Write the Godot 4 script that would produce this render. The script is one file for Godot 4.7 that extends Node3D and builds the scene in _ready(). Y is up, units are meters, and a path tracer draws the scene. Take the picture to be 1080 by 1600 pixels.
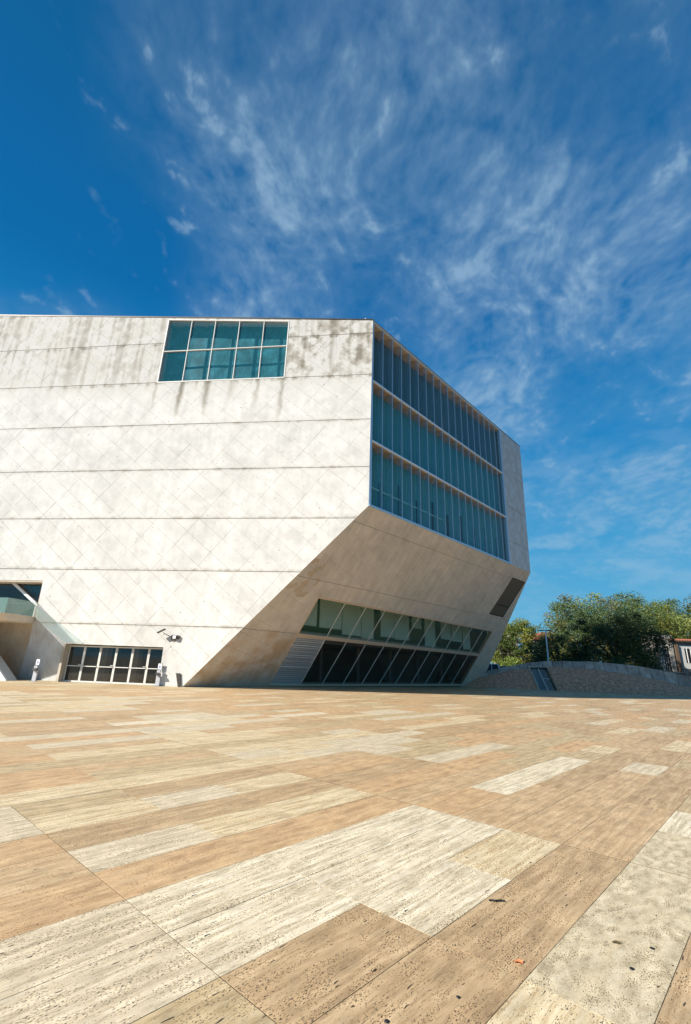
extends Node3D

# ---------------------------------------------------------------- survey (metres, y up, eye at the origin's plumb line)
const EYE := Vector3(0, 1.65, 0)
const ALONG := Vector3(0.68048, 0, -0.73277)     # run of the paving rows and of the glazed end
const ACROSS := Vector3(0.73277, 0, 0.68048)
const FRONT := Vector3(0.99232, 0, 0.12368)      # run of the sunlit front
const FRONT_OUT := Vector3(-0.12368, 0, 0.99232)
const FOOT := Vector3(-9.8107, 0, -30.9546)      # where front and underside meet the plaza
const NOSE_U := 11.44                            # front corner above the underside
const NOSE_V := 11.92
const SUN_BEARING := 63.0
const SUN_HEIGHT := 32.0
const EXPOSURE := 1.8

var rng := RandomNumberGenerator.new()
var used := {}
var M := {}
var tone_material := []
var hall: Node3D
var fF: Array
var fU: Array
var fE: Array
var nose: Vector3
var under_out: Vector3
var under_up: Vector3

func _ready() -> void:
	rng.seed = 7
	var cam := Camera3D.new()
	cam.name = "camera"
	cam.fov = 95.846
	cam.far = 4000.0
	cam.near = 0.1
	cam.transform = Transform3D(Basis(Vector3(0.9994048, 0.0327546, 0.0108233), Vector3(-0.0344965, 0.9489405, 0.3135632), Vector3(0.0, -0.3137500, 0.9495056)), EYE)
	add_child(cam)
	var env := Environment.new()
	env.background_mode = Environment.BG_SKY
	env.tonemap_mode = Environment.TONE_MAPPER_LINEAR
	env.tonemap_exposure = EXPOSURE
	env.sdfgi_enabled = true
	env.ssao_enabled = true
	env.ssil_enabled = true
	var sky := Sky.new()
	var pano := PanoramaSkyMaterial.new()
	pano.panorama = sky_picture()
	sky.sky_material = pano
	env.sky = sky
	var we := WorldEnvironment.new()
	we.name = "environment"
	we.environment = env
	add_child(we)
	var sun := DirectionalLight3D.new()
	sun.name = "sun"
	sun.light_energy = 1.55
	sun.light_color = Color(1.0, 0.966, 0.92)
	sun.light_angular_distance = 0.5
	sun.shadow_enabled = true
	add_child(sun)
	var b := deg_to_rad(SUN_BEARING)
	var e := deg_to_rad(SUN_HEIGHT)
	sun.look_at_from_position(Vector3.ZERO, Vector3(sin(b) * cos(e), -sin(e), -cos(b) * cos(e)), Vector3.UP)

	nose = FOOT + FRONT * NOSE_U + Vector3.UP * NOSE_V
	under_out = ALONG.cross(nose - FOOT).normalized()
	if under_out.y > 0.0:
		under_out = -under_out
	under_up = under_out.cross(ALONG).normalized()
	if under_up.y < 0.0:
		under_up = -under_up
	fF = [Vector3.ZERO, FRONT, Vector3.UP, FRONT_OUT]
	fU = [Vector3.ZERO, ALONG, under_up, under_out]
	fE = [nose - FOOT, ALONG, Vector3.UP, ACROSS]
	make_materials()
	make_ground()
	make_plaza()
	make_hall()
	make_stair()
	make_mound()
	make_street()
	make_trees()
	make_small_things()

# ---------------------------------------------------------------- sky
func lin(r: int, g: int, b: int) -> Color:
	return Color8(r, g, b).srgb_to_linear()

func sky_picture() -> ImageTexture:
	var w := 3072
	var h := 1536
	var stops := [[-2.0, lin(104, 178, 212)], [4.0, lin(98, 178, 216)], [12.0, lin(72, 162, 212)], [24.0, lin(34, 134, 196)], [40.0, lin(16, 106, 170)], [58.0, lin(20, 96, 152)], [75.0, lin(22, 84, 140)], [90.0, lin(20, 76, 130)]]
	var warp := FastNoiseLite.new()
	warp.seed = 11
	warp.frequency = 1.0
	warp.fractal_octaves = 3
	var fine := FastNoiseLite.new()
	fine.seed = 5
	fine.frequency = 1.0
	fine.fractal_octaves = 6
	fine.fractal_gain = 0.6
	var broad := FastNoiseLite.new()
	broad.seed = 23
	broad.frequency = 1.0
	broad.fractal_octaves = 2
	var px := PackedFloat32Array()
	px.resize(w * h * 3)
	var white := lin(164, 196, 220)
	var low := lin(96, 120, 124)
	for y in h:
		var el := PI * (0.5 - (y + 0.5) / h)
		var deg := rad_to_deg(el)
		var at := y * w * 3
		if deg < -1.5:
			for x in w:
				px[at] = low.r / EXPOSURE
				px[at + 1] = low.g / EXPOSURE
				px[at + 2] = low.b / EXPOSURE
				at += 3
			continue
		var k := 0
		while k < stops.size() - 2 and deg > stops[k + 1][0]:
			k += 1
		var f: float = clampf((deg - stops[k][0]) / (stops[k + 1][0] - stops[k][0]), 0, 1)
		var ca: Color = stops[k][1]
		var base: Color = ca.lerp(stops[k + 1][1], f)
		var sy := sin(el)
		var cy := cos(el)
		var spread := 1.0 / (maxf(sy, 0.0) + 0.16)
		for x in w:
			var az := TAU * (x + 0.5) / w
			var dx := sin(az) * cy
			var dz := -cos(az) * cy
			var u := dx * spread
			var v := dz * spread
			var q := warp.get_noise_2d(u * 2.2, v * 2.2)
			var q2 := warp.get_noise_2d(u * 1.6 + 40.0, v * 1.6)
			var bank := smoothstep(-0.75, 0.12, u + 0.25 * q)
			var cover := 0.22 + 0.44 * bank + 0.62 * broad.get_noise_2d(u * 1.3 + 3.1, v * 1.3 - 1.7)
			var across := u * 0.94 + v * 0.34 + q * 0.035
			var along := v * 0.94 - u * 0.34 + q2 * 0.05
			var w1 := fine.get_noise_2d(across * 6.4 + 0.9 * q2, along * 4.4 + 0.7 * q)
			var w2 := fine.get_noise_2d(u * 18.0 - v * 5.0 + 9.0, v * 14.0 + u * 6.0 + q2)
			var veil := smoothstep(0.2, 1.0, cover) * clampf(0.60 + 0.6 * w1 + 0.45 * w2, 0.0, 1.3) * 0.54
			var wisp := smoothstep(0.12, 0.72, w1 * 0.85 + w2 * 0.5 + (cover - 0.5) * 0.55) * 0.5
			var a := maxf(veil, wisp * smoothstep(0.0, 0.5, cover)) + 0.25 * minf(veil, wisp)
			var w3 := fine.get_noise_2d(dx * 5.0 / cy + 3.0, deg * 0.20 + dz / cy)
			var streak := smoothstep(0.02, 0.6, w3 + 0.12) * smoothstep(4.0, 11.0, deg) * (1.0 - smoothstep(15.0, 30.0, deg)) * 0.6
			a = maxf(a, streak)
			a *= smoothstep(-1.0, 12.0, deg) * (0.7 + 0.3 * smoothstep(18.0, 40.0, deg))
			var c := base.lerp(white, clampf(a, 0.0, 0.75))
			px[at] = c.r / EXPOSURE
			px[at + 1] = c.g / EXPOSURE
			px[at + 2] = c.b / EXPOSURE
			at += 3
	var im := Image.create_from_data(w, h, false, Image.FORMAT_RGBF, px.to_byte_array())
	return ImageTexture.create_from_image(im)

# ---------------------------------------------------------------- naming and metas
func numbered(parent: Node, called: String) -> String:
	var key := "%d/%s" % [parent.get_instance_id(), called]
	var n: int = used.get(key, 0)
	used[key] = n + 1
	return called if n == 0 else "%s_%03d" % [called, n]

func put(parent: Node, called: String, mesh: Mesh, m: Material = null, at := Vector3.ZERO) -> MeshInstance3D:
	var o := MeshInstance3D.new()
	o.name = numbered(parent, called)
	o.mesh = mesh
	if m:
		o.material_override = m
	o.position = at
	parent.add_child(o, true)
	return o

func thing(called: String, label: String, category: String, at := Vector3.ZERO, group := "") -> Node3D:
	var o := Node3D.new()
	o.name = numbered(self, called)
	o.position = at
	add_child(o, true)
	tag(o, label, category, group)
	return o

func tag(o: Node, label: String, category: String, group := "") -> void:
	o.set_meta("label", label)
	o.set_meta("category", category)
	if group:
		o.set_meta("group", group)

# ---------------------------------------------------------------- mesh building
class Mb:
	var v := PackedVector3Array()
	var n := PackedVector3Array()
	var t := PackedVector2Array()
	var c := PackedColorArray()
	func tri(a: Vector3, b: Vector3, d: Vector3, ua := Vector2.ZERO, ub := Vector2.ZERO, ud := Vector2.ZERO) -> void:
		var k := (d - a).cross(b - a).normalized()
		v.append(a); v.append(b); v.append(d)
		n.append(k); n.append(k); n.append(k)
		t.append(ua); t.append(ub); t.append(ud)
	func quad(a: Vector3, b: Vector3, d: Vector3, e: Vector3, ua := Vector2(0, 1), ub := Vector2(0, 0), ud := Vector2(1, 0), ue := Vector2(1, 1)) -> void:
		tri(a, b, d, ua, ub, ud)
		tri(a, d, e, ua, ud, ue)
	# box from a corner along three edges
	func box(o: Vector3, x: Vector3, y: Vector3, z: Vector3) -> void:
		if x.cross(y).dot(z) < 0:
			var s := x
			x = y
			y = s
		var p := [o, o + x, o + x + y, o + y, o + z, o + x + z, o + x + y + z, o + y + z]
		for f in [[0, 1, 2, 3], [4, 7, 6, 5], [0, 4, 5, 1], [3, 2, 6, 7], [0, 3, 7, 4], [1, 5, 6, 2]]:
			var a: Vector3 = p[f[0]]
			var b: Vector3 = p[f[1]]
			var d: Vector3 = p[f[2]]
			var e: Vector3 = p[f[3]]
			quad(a, b, d, e, Vector2.ZERO, Vector2(a.distance_to(b), 0), Vector2(a.distance_to(b), b.distance_to(d)), Vector2(0, b.distance_to(d)))
	# box in a frame [origin, u, v, n]
	func fbox(f: Array, u0: float, u1: float, v0: float, v1: float, n0: float, n1: float) -> void:
		var o: Vector3 = f[0] + f[1] * u0 + f[2] * v0 + f[3] * n0
		box(o, f[1] * (u1 - u0), f[2] * (v1 - v0), f[3] * (n1 - n0))
	# bar along a line in a frame, given 2-D ends, width and depth range
	func fbar(f: Array, a: Vector2, b: Vector2, width: float, n0: float, n1: float) -> void:
		var d := (b - a).normalized()
		var s := Vector2(-d.y, d.x) * width * 0.5
		var o: Vector3 = f[0] + f[1] * (a.x - s.x) + f[2] * (a.y - s.y) + f[3] * n0
		box(o, f[1] * (b.x - a.x) + f[2] * (b.y - a.y), f[1] * s.x * 2.0 + f[2] * s.y * 2.0, f[3] * (n1 - n0))
	# polygon plate in a frame: face at n1, rim down to n0
	func plate(f: Array, poly: PackedVector2Array, n0: float, n1: float, uv0: Vector2, uvs: Vector2, back := false) -> void:
		if Geometry2D.is_polygon_clockwise(poly):
			poly = poly.duplicate()
			poly.reverse()
		var idx := Geometry2D.triangulate_polygon(poly)
		for i in range(0, idx.size(), 3):
			var q: Array[Vector2] = [poly[idx[i]], poly[idx[i + 1]], poly[idx[i + 2]]]
			if (q[1] - q[0]).cross(q[2] - q[0]) > 0:
				q = [q[0], q[2], q[1]]
			var w := []
			var t2 := []
			for k in 3:
				w.append(f[0] + f[1] * q[k].x + f[2] * q[k].y + f[3] * n1)
				t2.append((q[k] - uv0) * uvs)
			tri(w[0], w[1], w[2], t2[0], t2[1], t2[2])
			if back:
				var dn: Vector3 = f[3] * (n0 - n1)
				tri(w[0] + dn, w[2] + dn, w[1] + dn, t2[0], t2[2], t2[1])
		for i in poly.size():
			var a := poly[i]
			var b := poly[(i + 1) % poly.size()]
			var wa: Vector3 = f[0] + f[1] * a.x + f[2] * a.y
			var wb: Vector3 = f[0] + f[1] * b.x + f[2] * b.y
			var ta := (a - uv0) * uvs
			var tb := (b - uv0) * uvs
			quad(wa + f[3] * n0, wa + f[3] * n1, wb + f[3] * n1, wb + f[3] * n0, ta, ta, tb, tb)
	# tapered round limb
	func limb(a: Vector3, b: Vector3, ra: float, rb: float, sides := 8, caps := true) -> void:
		var d := (b - a).normalized()
		var x := d.cross(Vector3.UP if absf(d.y) < 0.9 else Vector3.RIGHT).normalized()
		var y := d.cross(x)
		for i in sides:
			var p := TAU * i / sides
			var q := TAU * (i + 1) / sides
			var dp := x * cos(p) + y * sin(p)
			var dq := x * cos(q) + y * sin(q)
			quad(a + dp * ra, a + dq * ra, b + dq * rb, b + dp * rb, Vector2(p, 0), Vector2(q, 0), Vector2(q, a.distance_to(b)), Vector2(p, a.distance_to(b)))
			if caps:
				tri(a, a + dq * ra, a + dp * ra)
				tri(b, b + dp * rb, b + dq * rb)
	func arrays() -> Array:
		var a := []
		a.resize(Mesh.ARRAY_MAX)
		a[Mesh.ARRAY_VERTEX] = v
		a[Mesh.ARRAY_NORMAL] = n
		a[Mesh.ARRAY_TEX_UV] = t
		if c.size() == v.size():
			a[Mesh.ARRAY_COLOR] = c
		return a
	func mesh() -> ArrayMesh:
		var m := ArrayMesh.new()
		m.add_surface_from_arrays(Mesh.PRIMITIVE_TRIANGLES, arrays())
		return m

# ---------------------------------------------------------------- materials
func grain(w: int, h: int, freq: float, octaves: int, seed_: int, sx := 1, sy := 1, kind := FastNoiseLite.TYPE_SIMPLEX_SMOOTH) -> PackedByteArray:
	var f := FastNoiseLite.new()
	f.noise_type = kind
	f.seed = seed_
	f.frequency = freq
	f.fractal_octaves = octaves
	f.fractal_gain = 0.55
	if octaves < 2:
		f.fractal_type = FastNoiseLite.FRACTAL_NONE
	var im := f.get_seamless_image(w / sx, h / sy)
	if sx > 1 or sy > 1:
		im.resize(w, h, Image.INTERPOLATE_CUBIC)
	im.convert(Image.FORMAT_L8)
	return im.get_data()

func plain(c: Color, rough := 0.7, metal := 0.0) -> StandardMaterial3D:
	var m := StandardMaterial3D.new()
	m.albedo_color = c
	m.roughness = rough
	m.metallic = metal
	return m

func glass(c: Color, alpha: float) -> StandardMaterial3D:
	var m := plain(Color(c.r, c.g, c.b, alpha), 0.03)
	m.transparency = BaseMaterial3D.TRANSPARENCY_ALPHA
	m.cull_mode = BaseMaterial3D.CULL_DISABLED
	return m

func as_texture(bytes: PackedByteArray, w: int, h: int, fmt: int) -> ImageTexture:
	return ImageTexture.create_from_image(Image.create_from_data(w, h, false, fmt, bytes))

func make_materials() -> void:
	M.frame = plain(Color8(214, 212, 205), 0.4)
	M.steel = plain(Color8(150, 156, 160), 0.35, 0.85)
	M.shutter = plain(Color8(206, 210, 216), 0.42, 0.7)
	M.blue_trim = plain(Color8(160, 198, 226), 0.35)
	M.dark_metal = plain(Color8(70, 66, 60), 0.5, 0.4)
	M.louvre = plain(Color8(126, 118, 106), 0.5, 0.2)
	M.dark_room = plain(Color8(128, 120, 108), 0.85)
	M.room_floor = plain(Color8(150, 144, 134), 0.6)
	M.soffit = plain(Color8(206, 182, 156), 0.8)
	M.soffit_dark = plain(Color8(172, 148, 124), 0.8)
	M.hall_dark = plain(Color8(150, 156, 158), 0.7)
	M.blind = plain(Color8(204, 226, 208), 0.9)
	M.blind.backlight_enabled = true
	M.blind.backlight = Color(0.3, 0.3, 0.28)
	M.clear = glass(Color8(120, 140, 132), 0.10)
	M.door_glass = glass(Color8(40, 44, 40), 0.28)
	M.street_glass = glass(Color8(58, 110, 84), 0.3)
	M.dark_glass = glass(Color8(30, 28, 26), 0.45)
	M.pale_glass = glass(Color8(206, 228, 218), 0.16)
	M.rail_glass = glass(Color8(150, 184, 172), 0.3)
	M.wave_glass = glass(Color8(70, 140, 160), 0.24)
	M.wave_glass_top = glass(Color8(84, 128, 140), 0.22)
	M.curtain_navy = plain(Color8(86, 124, 136), 0.8)
	M.curtain_teal = plain(Color8(84, 166, 172), 0.8)
	M.teal_pane = glass(Color8(46, 116, 130), 0.3)
	M.teal_back = plain(Color8(52, 118, 128), 0.45)
	M.teal_sheet = concrete_like(Color8(50, 110, 120), 301, 0.6)
	M.teal_sheet.roughness = 0.4
	M.mortar = plain(Color8(64, 56, 46), 0.95)
	M.white_paint = plain(Color8(232, 232, 230), 0.4)
	M.cool_white = plain(Color8(226, 236, 246), 0.4)
	M.cab = plain(Color8(176, 178, 184), 0.4)
	M.black = plain(Color8(26, 26, 28), 0.6)
	M.rail_light = plain(Color8(150, 214, 214), 0.4)
	M.bark = plain(Color8(82, 70, 56), 0.95)
	M.roof_tile = plain(Color8(140, 88, 64), 0.9)
	M.granite = concrete_like(Color8(160, 154, 148), 91, 0.34)
	M.granite_pale = concrete_like(Color8(170, 163, 154), 191, 0.38)
	M.granite_dark = concrete_like(Color8(150, 144, 138), 193, 0.38)
	M.house_wall = concrete_like(Color8(150, 147, 140), 93, 0.25)
	M.house_trim = plain(Color8(190, 190, 186), 0.6)
	M.under = concrete_like(Color8(208, 198, 184), 95, 0.10)
	M.under_wall = under_concrete()
	M.end_concrete = concrete_like(Color8(194, 196, 196), 97, 0.16)
	M.inner_concrete = concrete_like(Color8(184, 172, 154), 99, 0.14)
	M.front = front_concrete()
	M.groove_soft = plain(Color8(168, 158, 144), 0.95)
	M.groove = plain(Color8(136, 130, 120), 0.95)
	M.asphalt = concrete_like(Color8(92, 90, 88), 101, 0.3)
	M.mound = mound_stone()
	# eight tones of travertine: ground colour, vein colour, pale band colour, pores, banding
	var tones := [
		[Color8(206, 192, 162), Color8(172, 156, 128), Color8(220, 209, 186), 0.75, 1.0],
		[Color8(196, 180, 150), Color8(168, 153, 126), Color8(210, 197, 170), 0.8, 1.0],
		[Color8(184, 153, 114), Color8(170, 137, 100), Color8(192, 164, 126), 0.4, 0.7],
		[Color8(174, 148, 112), Color8(156, 130, 97), Color8(186, 162, 127), 0.8, 0.7],
		[Color8(182, 155, 118), Color8(166, 138, 103), Color8(193, 169, 134), 0.5, 0.8],
		[Color8(200, 181, 144), Color8(176, 150, 112), Color8(212, 196, 164), 0.8, 1.0],
		[Color8(192, 177, 145), Color8(164, 150, 120), Color8(206, 194, 165), 0.75, 0.0],
		[Color8(180, 159, 122), Color8(158, 136, 102), Color8(192, 174, 140), 0.6, 0.8],
	]
	for i in tones.size():
		tone_material.append(travertine(tones[i], 200 + i * 10))

func travertine(tone: Array, seed_: int) -> StandardMaterial3D:
	var w := 1024
	var h := 512
	var mottled: bool = tone[4] < 0.1
	var bands := grain(w, h, 0.032 if not mottled else 0.022, 4, seed_, 16 if not mottled else 2, 1)
	var fine := grain(w, h, 0.16, 3, seed_ + 1, 8 if not mottled else 2, 1)
	var cloud := grain(w, h, 0.012, 3, seed_ + 2, 2, 1)
	var pit := grain(w, h, 0.26, 2, seed_ + 3, 3 if not mottled else 2, 1)
	var pit2 := grain(w, h, 0.07, 2, seed_ + 4, 5 if not mottled else 2, 1)
	var speck := grain(w, h, 0.42, 1, seed_ + 5)
	var base: Color = tone[0]
	var vein: Color = tone[1]
	var pale: Color = tone[2]
	var pores: float = tone[3]
	var rgb := PackedByteArray()
	rgb.resize(w * h * 3)
	var rel := PackedByteArray()
	rel.resize(w * h)
	var n := w * h
	for i in n:
		var b := bands[i] / 255.0
		var c := cloud[i] / 255.0
		var g := fine[i] / 255.0
		var k := clampf((b - 0.5) * 2.2 + (g - 0.5) * 1.7, -1.0, 1.0)
		var r := base.r
		var gg := base.g
		var bb := base.b
		if k < 0.0:
			r = lerpf(r, vein.r, -k); gg = lerpf(gg, vein.g, -k); bb = lerpf(bb, vein.b, -k)
		else:
			r = lerpf(r, pale.r, k); gg = lerpf(gg, pale.g, k); bb = lerpf(bb, pale.b, k)
		var vein_line := absf(b - 0.47 - (c - 0.5) * 0.4)
		var m := (1.0 if vein_line > 0.012 or mottled else 0.84) + (c - 0.5) * 0.22 + (speck[i] / 255.0 - 0.5) * 0.16
		var level := 200.0 + (g - 0.5) * 50.0
		var zone := clampf((c - 0.34) * 2.4 + (0.5 - b) * 1.6, 0.0, 1.0) * pores
		var p := pit[i] / 255.0
		if p > 0.80 - zone * 0.2:
			var hole := clampf((p - 0.80 + zone * 0.2) * 18.0, 0.0, 1.0)
			m *= 1.0 - 0.52 * hole
			level -= 150.0 * hole
		var p2 := pit2[i] / 255.0
		if p2 > 0.9 - pores * 0.03:
			var hole2 := clampf((p2 - 0.9 + pores * 0.03) * 22.0, 0.0, 1.0)
			m *= 1.0 - 0.72 * hole2
			level -= 190.0 * hole2
		var j := i * 3
		rgb[j] = int(clampf(r * m * 255.0, 0, 255))
		rgb[j + 1] = int(clampf(gg * m * 255.0, 0, 255))
		rgb[j + 2] = int(clampf(bb * m * 255.0, 0, 255))
		rel[i] = int(clampf(level, 0, 255))
	var mat := StandardMaterial3D.new()
	mat.albedo_texture = as_texture(rgb, w, h, Image.FORMAT_RGB8)
	mat.roughness = 0.62
	mat.metallic_specular = 0.35
	mat.heightmap_enabled = true
	mat.heightmap_texture = as_texture(rel, w, h, Image.FORMAT_L8)
	mat.heightmap_scale = 0.4
	mat.uv1_scale = Vector3(1.0 / 2.4, 1.0 / 1.2, 1)
	return mat

# board-marked concrete, granite, render: a metre-scaled tiling grain
func concrete_like(c: Color, seed_: int, strength: float) -> StandardMaterial3D:
	var w := 512
	var h := 512
	var a := grain(w, h, 0.010, 5, seed_)
	var b := grain(w, h, 0.06, 3, seed_ + 1, 1, 4)
	var s := grain(w, h, 0.4, 1, seed_ + 2)
	var rgb := PackedByteArray()
	rgb.resize(w * h * 3)
	for i in w * h:
		var k := (a[i] / 255.0 - 0.5) * 1.0 + (b[i] / 255.0 - 0.5) * 0.5 + (s[i] / 255.0 - 0.5) * 0.45
		var m := 1.0 + k * strength
		var warm := (a[i] / 255.0 - 0.5) * 0.05
		rgb[i * 3] = int(clampf(c.r * (m - warm) * 255.0, 0, 255))
		rgb[i * 3 + 1] = int(clampf(c.g * m * 255.0, 0, 255))
		rgb[i * 3 + 2] = int(clampf(c.b * (m + warm) * 255.0, 0, 255))
	var mat := StandardMaterial3D.new()
	mat.albedo_texture = as_texture(rgb, w, h, Image.FORMAT_RGB8)
	mat.roughness = 0.85
	mat.metallic_specular = 0.3
	mat.uv1_scale = Vector3(1.0 / 7.0, 1.0 / 7.0, 1)
	return mat

func mound_stone() -> StandardMaterial3D:
	var w := 768
	var h := 768
	var a := grain(w, h, 0.012, 4, 61)
	var b := grain(w, h, 0.05, 3, 62, 6, 1)
	var p := grain(w, h, 0.11, 2, 63, 2, 1)
	var rgb := PackedByteArray()
	rgb.resize(w * h * 3)
	var rel := PackedByteArray()
	rel.resize(w * h)
	for i in w * h:
		var k := (a[i] / 255.0 - 0.5) * 0.40 + (b[i] / 255.0 - 0.5) * 0.34
		var m := 1.0 + k
		if p[i] > 188:
			m *= 0.82
		rgb[i * 3] = int(clampf(196 * m, 0, 255))
		rgb[i * 3 + 1] = int(clampf(143 * m, 0, 255))
		rgb[i * 3 + 2] = int(clampf(114 * m, 0, 255))
		rel[i] = int(clampf(128 + k * 160 - (90 if p[i] > 188 else 0), 0, 255))
	var mat := StandardMaterial3D.new()
	mat.albedo_texture = as_texture(rgb, w, h, Image.FORMAT_RGB8)
	mat.heightmap_enabled = true
	mat.heightmap_texture = as_texture(rel, w, h, Image.FORMAT_L8)
	mat.heightmap_scale = 0.45
	mat.roughness = 0.85
	mat.uv1_scale = Vector3(1.0 / 6.0, 1.0 / 6.0, 1)
	return mat

# the weathered white concrete of the front, one picture for the whole wall (39 m by 31 m)
func front_concrete() -> StandardMaterial3D:
	var w := 1248
	var h := 992
	var cloud := grain(w, h, 0.007, 5, 31)
	var mid := grain(w, h, 0.03, 4, 32)
	var run := grain(w, h, 0.05, 3, 33, 1, 16)
	var run2 := grain(w, h, 0.02, 3, 34, 1, 31)
	var speck := grain(w, h, 0.45, 1, 35)
	var blot := grain(w, h, 0.12, 2, 36)
	var rgb := PackedByteArray()
	rgb.resize(w * h * 3)
	var drips := [[-3.36, 3.6, 0.30, 0.46], [-1.32, 3.6, 0.36, 0.34], [0.72, 2.8, 0.3, 0.22], [2.76, 3.4, 0.26, 0.36], [4.72, 5.6, 0.2, 0.26], [-5.5, 2.6, 0.16, 0.22]]
	for y in h:
		var v := 30.5 - 31.0 * (y + 0.5) / h
		var top := smoothstep(20.2, 24.2, v)
		var course := fposmod(v, 3.7)
		var near_joint := minf(course, 3.7 - course)
		for x in w:
			var i := y * w + x
			var u := -27.0 + 39.0 * (x + 0.5) / w
			var c := cloud[i] / 255.0
			var md := mid[i] / 255.0
			var rn := run[i] / 255.0
			var r2 := run2[i] / 255.0
			var m := 1.0 + (c - 0.5) * 0.12 + (md - 0.5) * 0.10 + (rn - 0.5) * 0.05 + (speck[i] / 255.0 - 0.5) * 0.09
			var dirt := 0.0
			# rain streaks below the roof edge, blotched and broken
			dirt += top * clampf((rn - 0.44) * 1.9 + (r2 - 0.40) * 1.4 + (md - 0.5) * 1.1, 0.0, 1.0) * 0.32 + top * 0.14 * clampf(0.5 + (c - 0.5) * 3.0 + (md - 0.5) * 2.0, 0.0, 1.0)
			# lichen bloom at the right end of the top course
			if v > 22.2 and v < 28.0 and u > 4.9:
				dirt += clampf((c - 0.42) * 1.6 + (md - 0.48) * 2.4, 0.0, 1.0) * 0.28
			# grime hanging on the pour joints
			if near_joint < 0.3:
				dirt += (1.0 - near_joint / 0.3) * clampf((md - 0.44) * 2.2 + (rn - 0.5) * 1.6, 0.0, 1.0) * 0.22
			# runs from the window mullions
			if v < 22.35 and v > 16.5:
				for d in drips:
					var wob: float = absf(u - float(d[0]) + (22.35 - v) * 0.03 + (md - 0.5) * 0.25)
					if wob < 0.6:
						var fall: float = 1.0 - (22.35 - v) / (float(d[1]) * (0.6 + 0.8 * r2))
						if fall > 0.0:
							dirt += smoothstep(float(d[2]) * (0.8 + md), 0.0, wob) * minf(fall * 2.0, 1.0) * float(d[3]) * (0.45 + 1.1 * rn)
			if near_joint < 0.10:
				dirt += clampf((md - 0.30) * 1.8 + (rn - 0.5) * 0.6, 0.0, 1.0) * 0.17
			if blot[i] > 219:
				dirt += (blot[i] - 219) / 36.0 * 0.6
			dirt = clampf(dirt, 0.0, 0.75)
			m *= 1.0 - dirt * 0.55
			rgb[i * 3] = int(clampf(204.0 * m, 0, 255))
			rgb[i * 3 + 1] = int(clampf(203.0 * m * (1.0 - dirt * 0.04), 0, 255))
			rgb[i * 3 + 2] = int(clampf(198.0 * m * (1.0 - dirt * 0.13), 0, 255))
	var mat := StandardMaterial3D.new()
	mat.albedo_texture = as_texture(rgb, w, h, Image.FORMAT_RGB8)
	mat.roughness = 0.85
	mat.metallic_specular = 0.3
	return mat

# the underside: browner concrete with rust-coloured patches low down and mottling along the fold
func under_concrete() -> StandardMaterial3D:
	var w := 1020
	var h := 432
	var cloud := grain(w, h, 0.008, 5, 131)
	var mid := grain(w, h, 0.035, 4, 132)
	var run := grain(w, h, 0.06, 3, 133, 1, 8)
	var speck := grain(w, h, 0.45, 1, 135)
	var rgb := PackedByteArray()
	rgb.resize(w * h * 3)
	for y in h:
		var t := 16.0 - 18.0 * (y + 0.5) / h
		for x in w:
			var i := y * w + x
			var q := -1.0 + 42.5 * (x + 0.5) / w
			var c := cloud[i] / 255.0
			var md := mid[i] / 255.0
			var rn := run[i] / 255.0
			var m := 1.0 + (c - 0.5) * 0.12 + (md - 0.5) * 0.10 + (rn - 0.5) * 0.08 + (speck[i] / 255.0 - 0.5) * 0.07
			var rust := 0.0
			if t < 4.7 and q < 9.0:
				rust += clampf((c - 0.34) * 1.8 + (md - 0.46) * 1.6, 0.0, 1.0) * 0.8
			var fold := q - t * 0.44
			if fold < 2.2 and t > 7.5 and t < 10.5:
				rust += clampf((md - 0.46) * 4.0 + (rn - 0.5) * 2.0, 0.0, 1.0) * 0.6
			rust += clampf((c - 0.62) * 3.0, 0.0, 1.0) * 0.2
			rust = minf(rust, 1.0)
			rgb[i * 3] = int(clampf(208.0 * m * (1.0 - rust * 0.16), 0, 255))
			rgb[i * 3 + 1] = int(clampf(197.0 * m * (1.0 - rust * 0.24), 0, 255))
			rgb[i * 3 + 2] = int(clampf(183.0 * m * (1.0 - rust * 0.34), 0, 255))
	var mat := StandardMaterial3D.new()
	mat.albedo_texture = as_texture(rgb, w, h, Image.FORMAT_RGB8)
	mat.roughness = 0.85
	mat.metallic_specular = 0.3
	return mat

# ---------------------------------------------------------------- ground
func ground_h(p: Vector3) -> float:
	return -0.0085 * clampf(p.dot(ALONG) - 17.0, 0.0, 60.0)

func make_ground() -> void:
	var mb := Mb.new()
	var ks := [-1500.0, -400.0, -120.0, -60.0, -40.0, -30.0, -20.0, -10.0, 0.0, 10.0, 20.0, 30.0, 40.0, 50.0, 60.0, 80.0, 120.0, 400.0, 1500.0]
	for i in ks.size() - 1:
		for j in ks.size() - 1:
			var p := []
			for q in [[i, j], [i, j + 1], [i + 1, j + 1], [i + 1, j]]:
				var g: Vector3 = ALONG * float(ks[q[0]]) + ACROSS * float(ks[q[1]])
				g.y = ground_h(g) - 0.12
				p.append(g)
			mb.quad(p[0], p[1], p[2], p[3], Vector2(p[0].x, p[0].z), Vector2(p[1].x, p[1].z), Vector2(p[2].x, p[2].z), Vector2(p[3].x, p[3].z))
	var o := put(self, "ground", mb.mesh(), M.asphalt)
	o.set_meta("kind", "structure")
	o.set_meta("label", "grey asphalt ground under and beyond the plaza")

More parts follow.
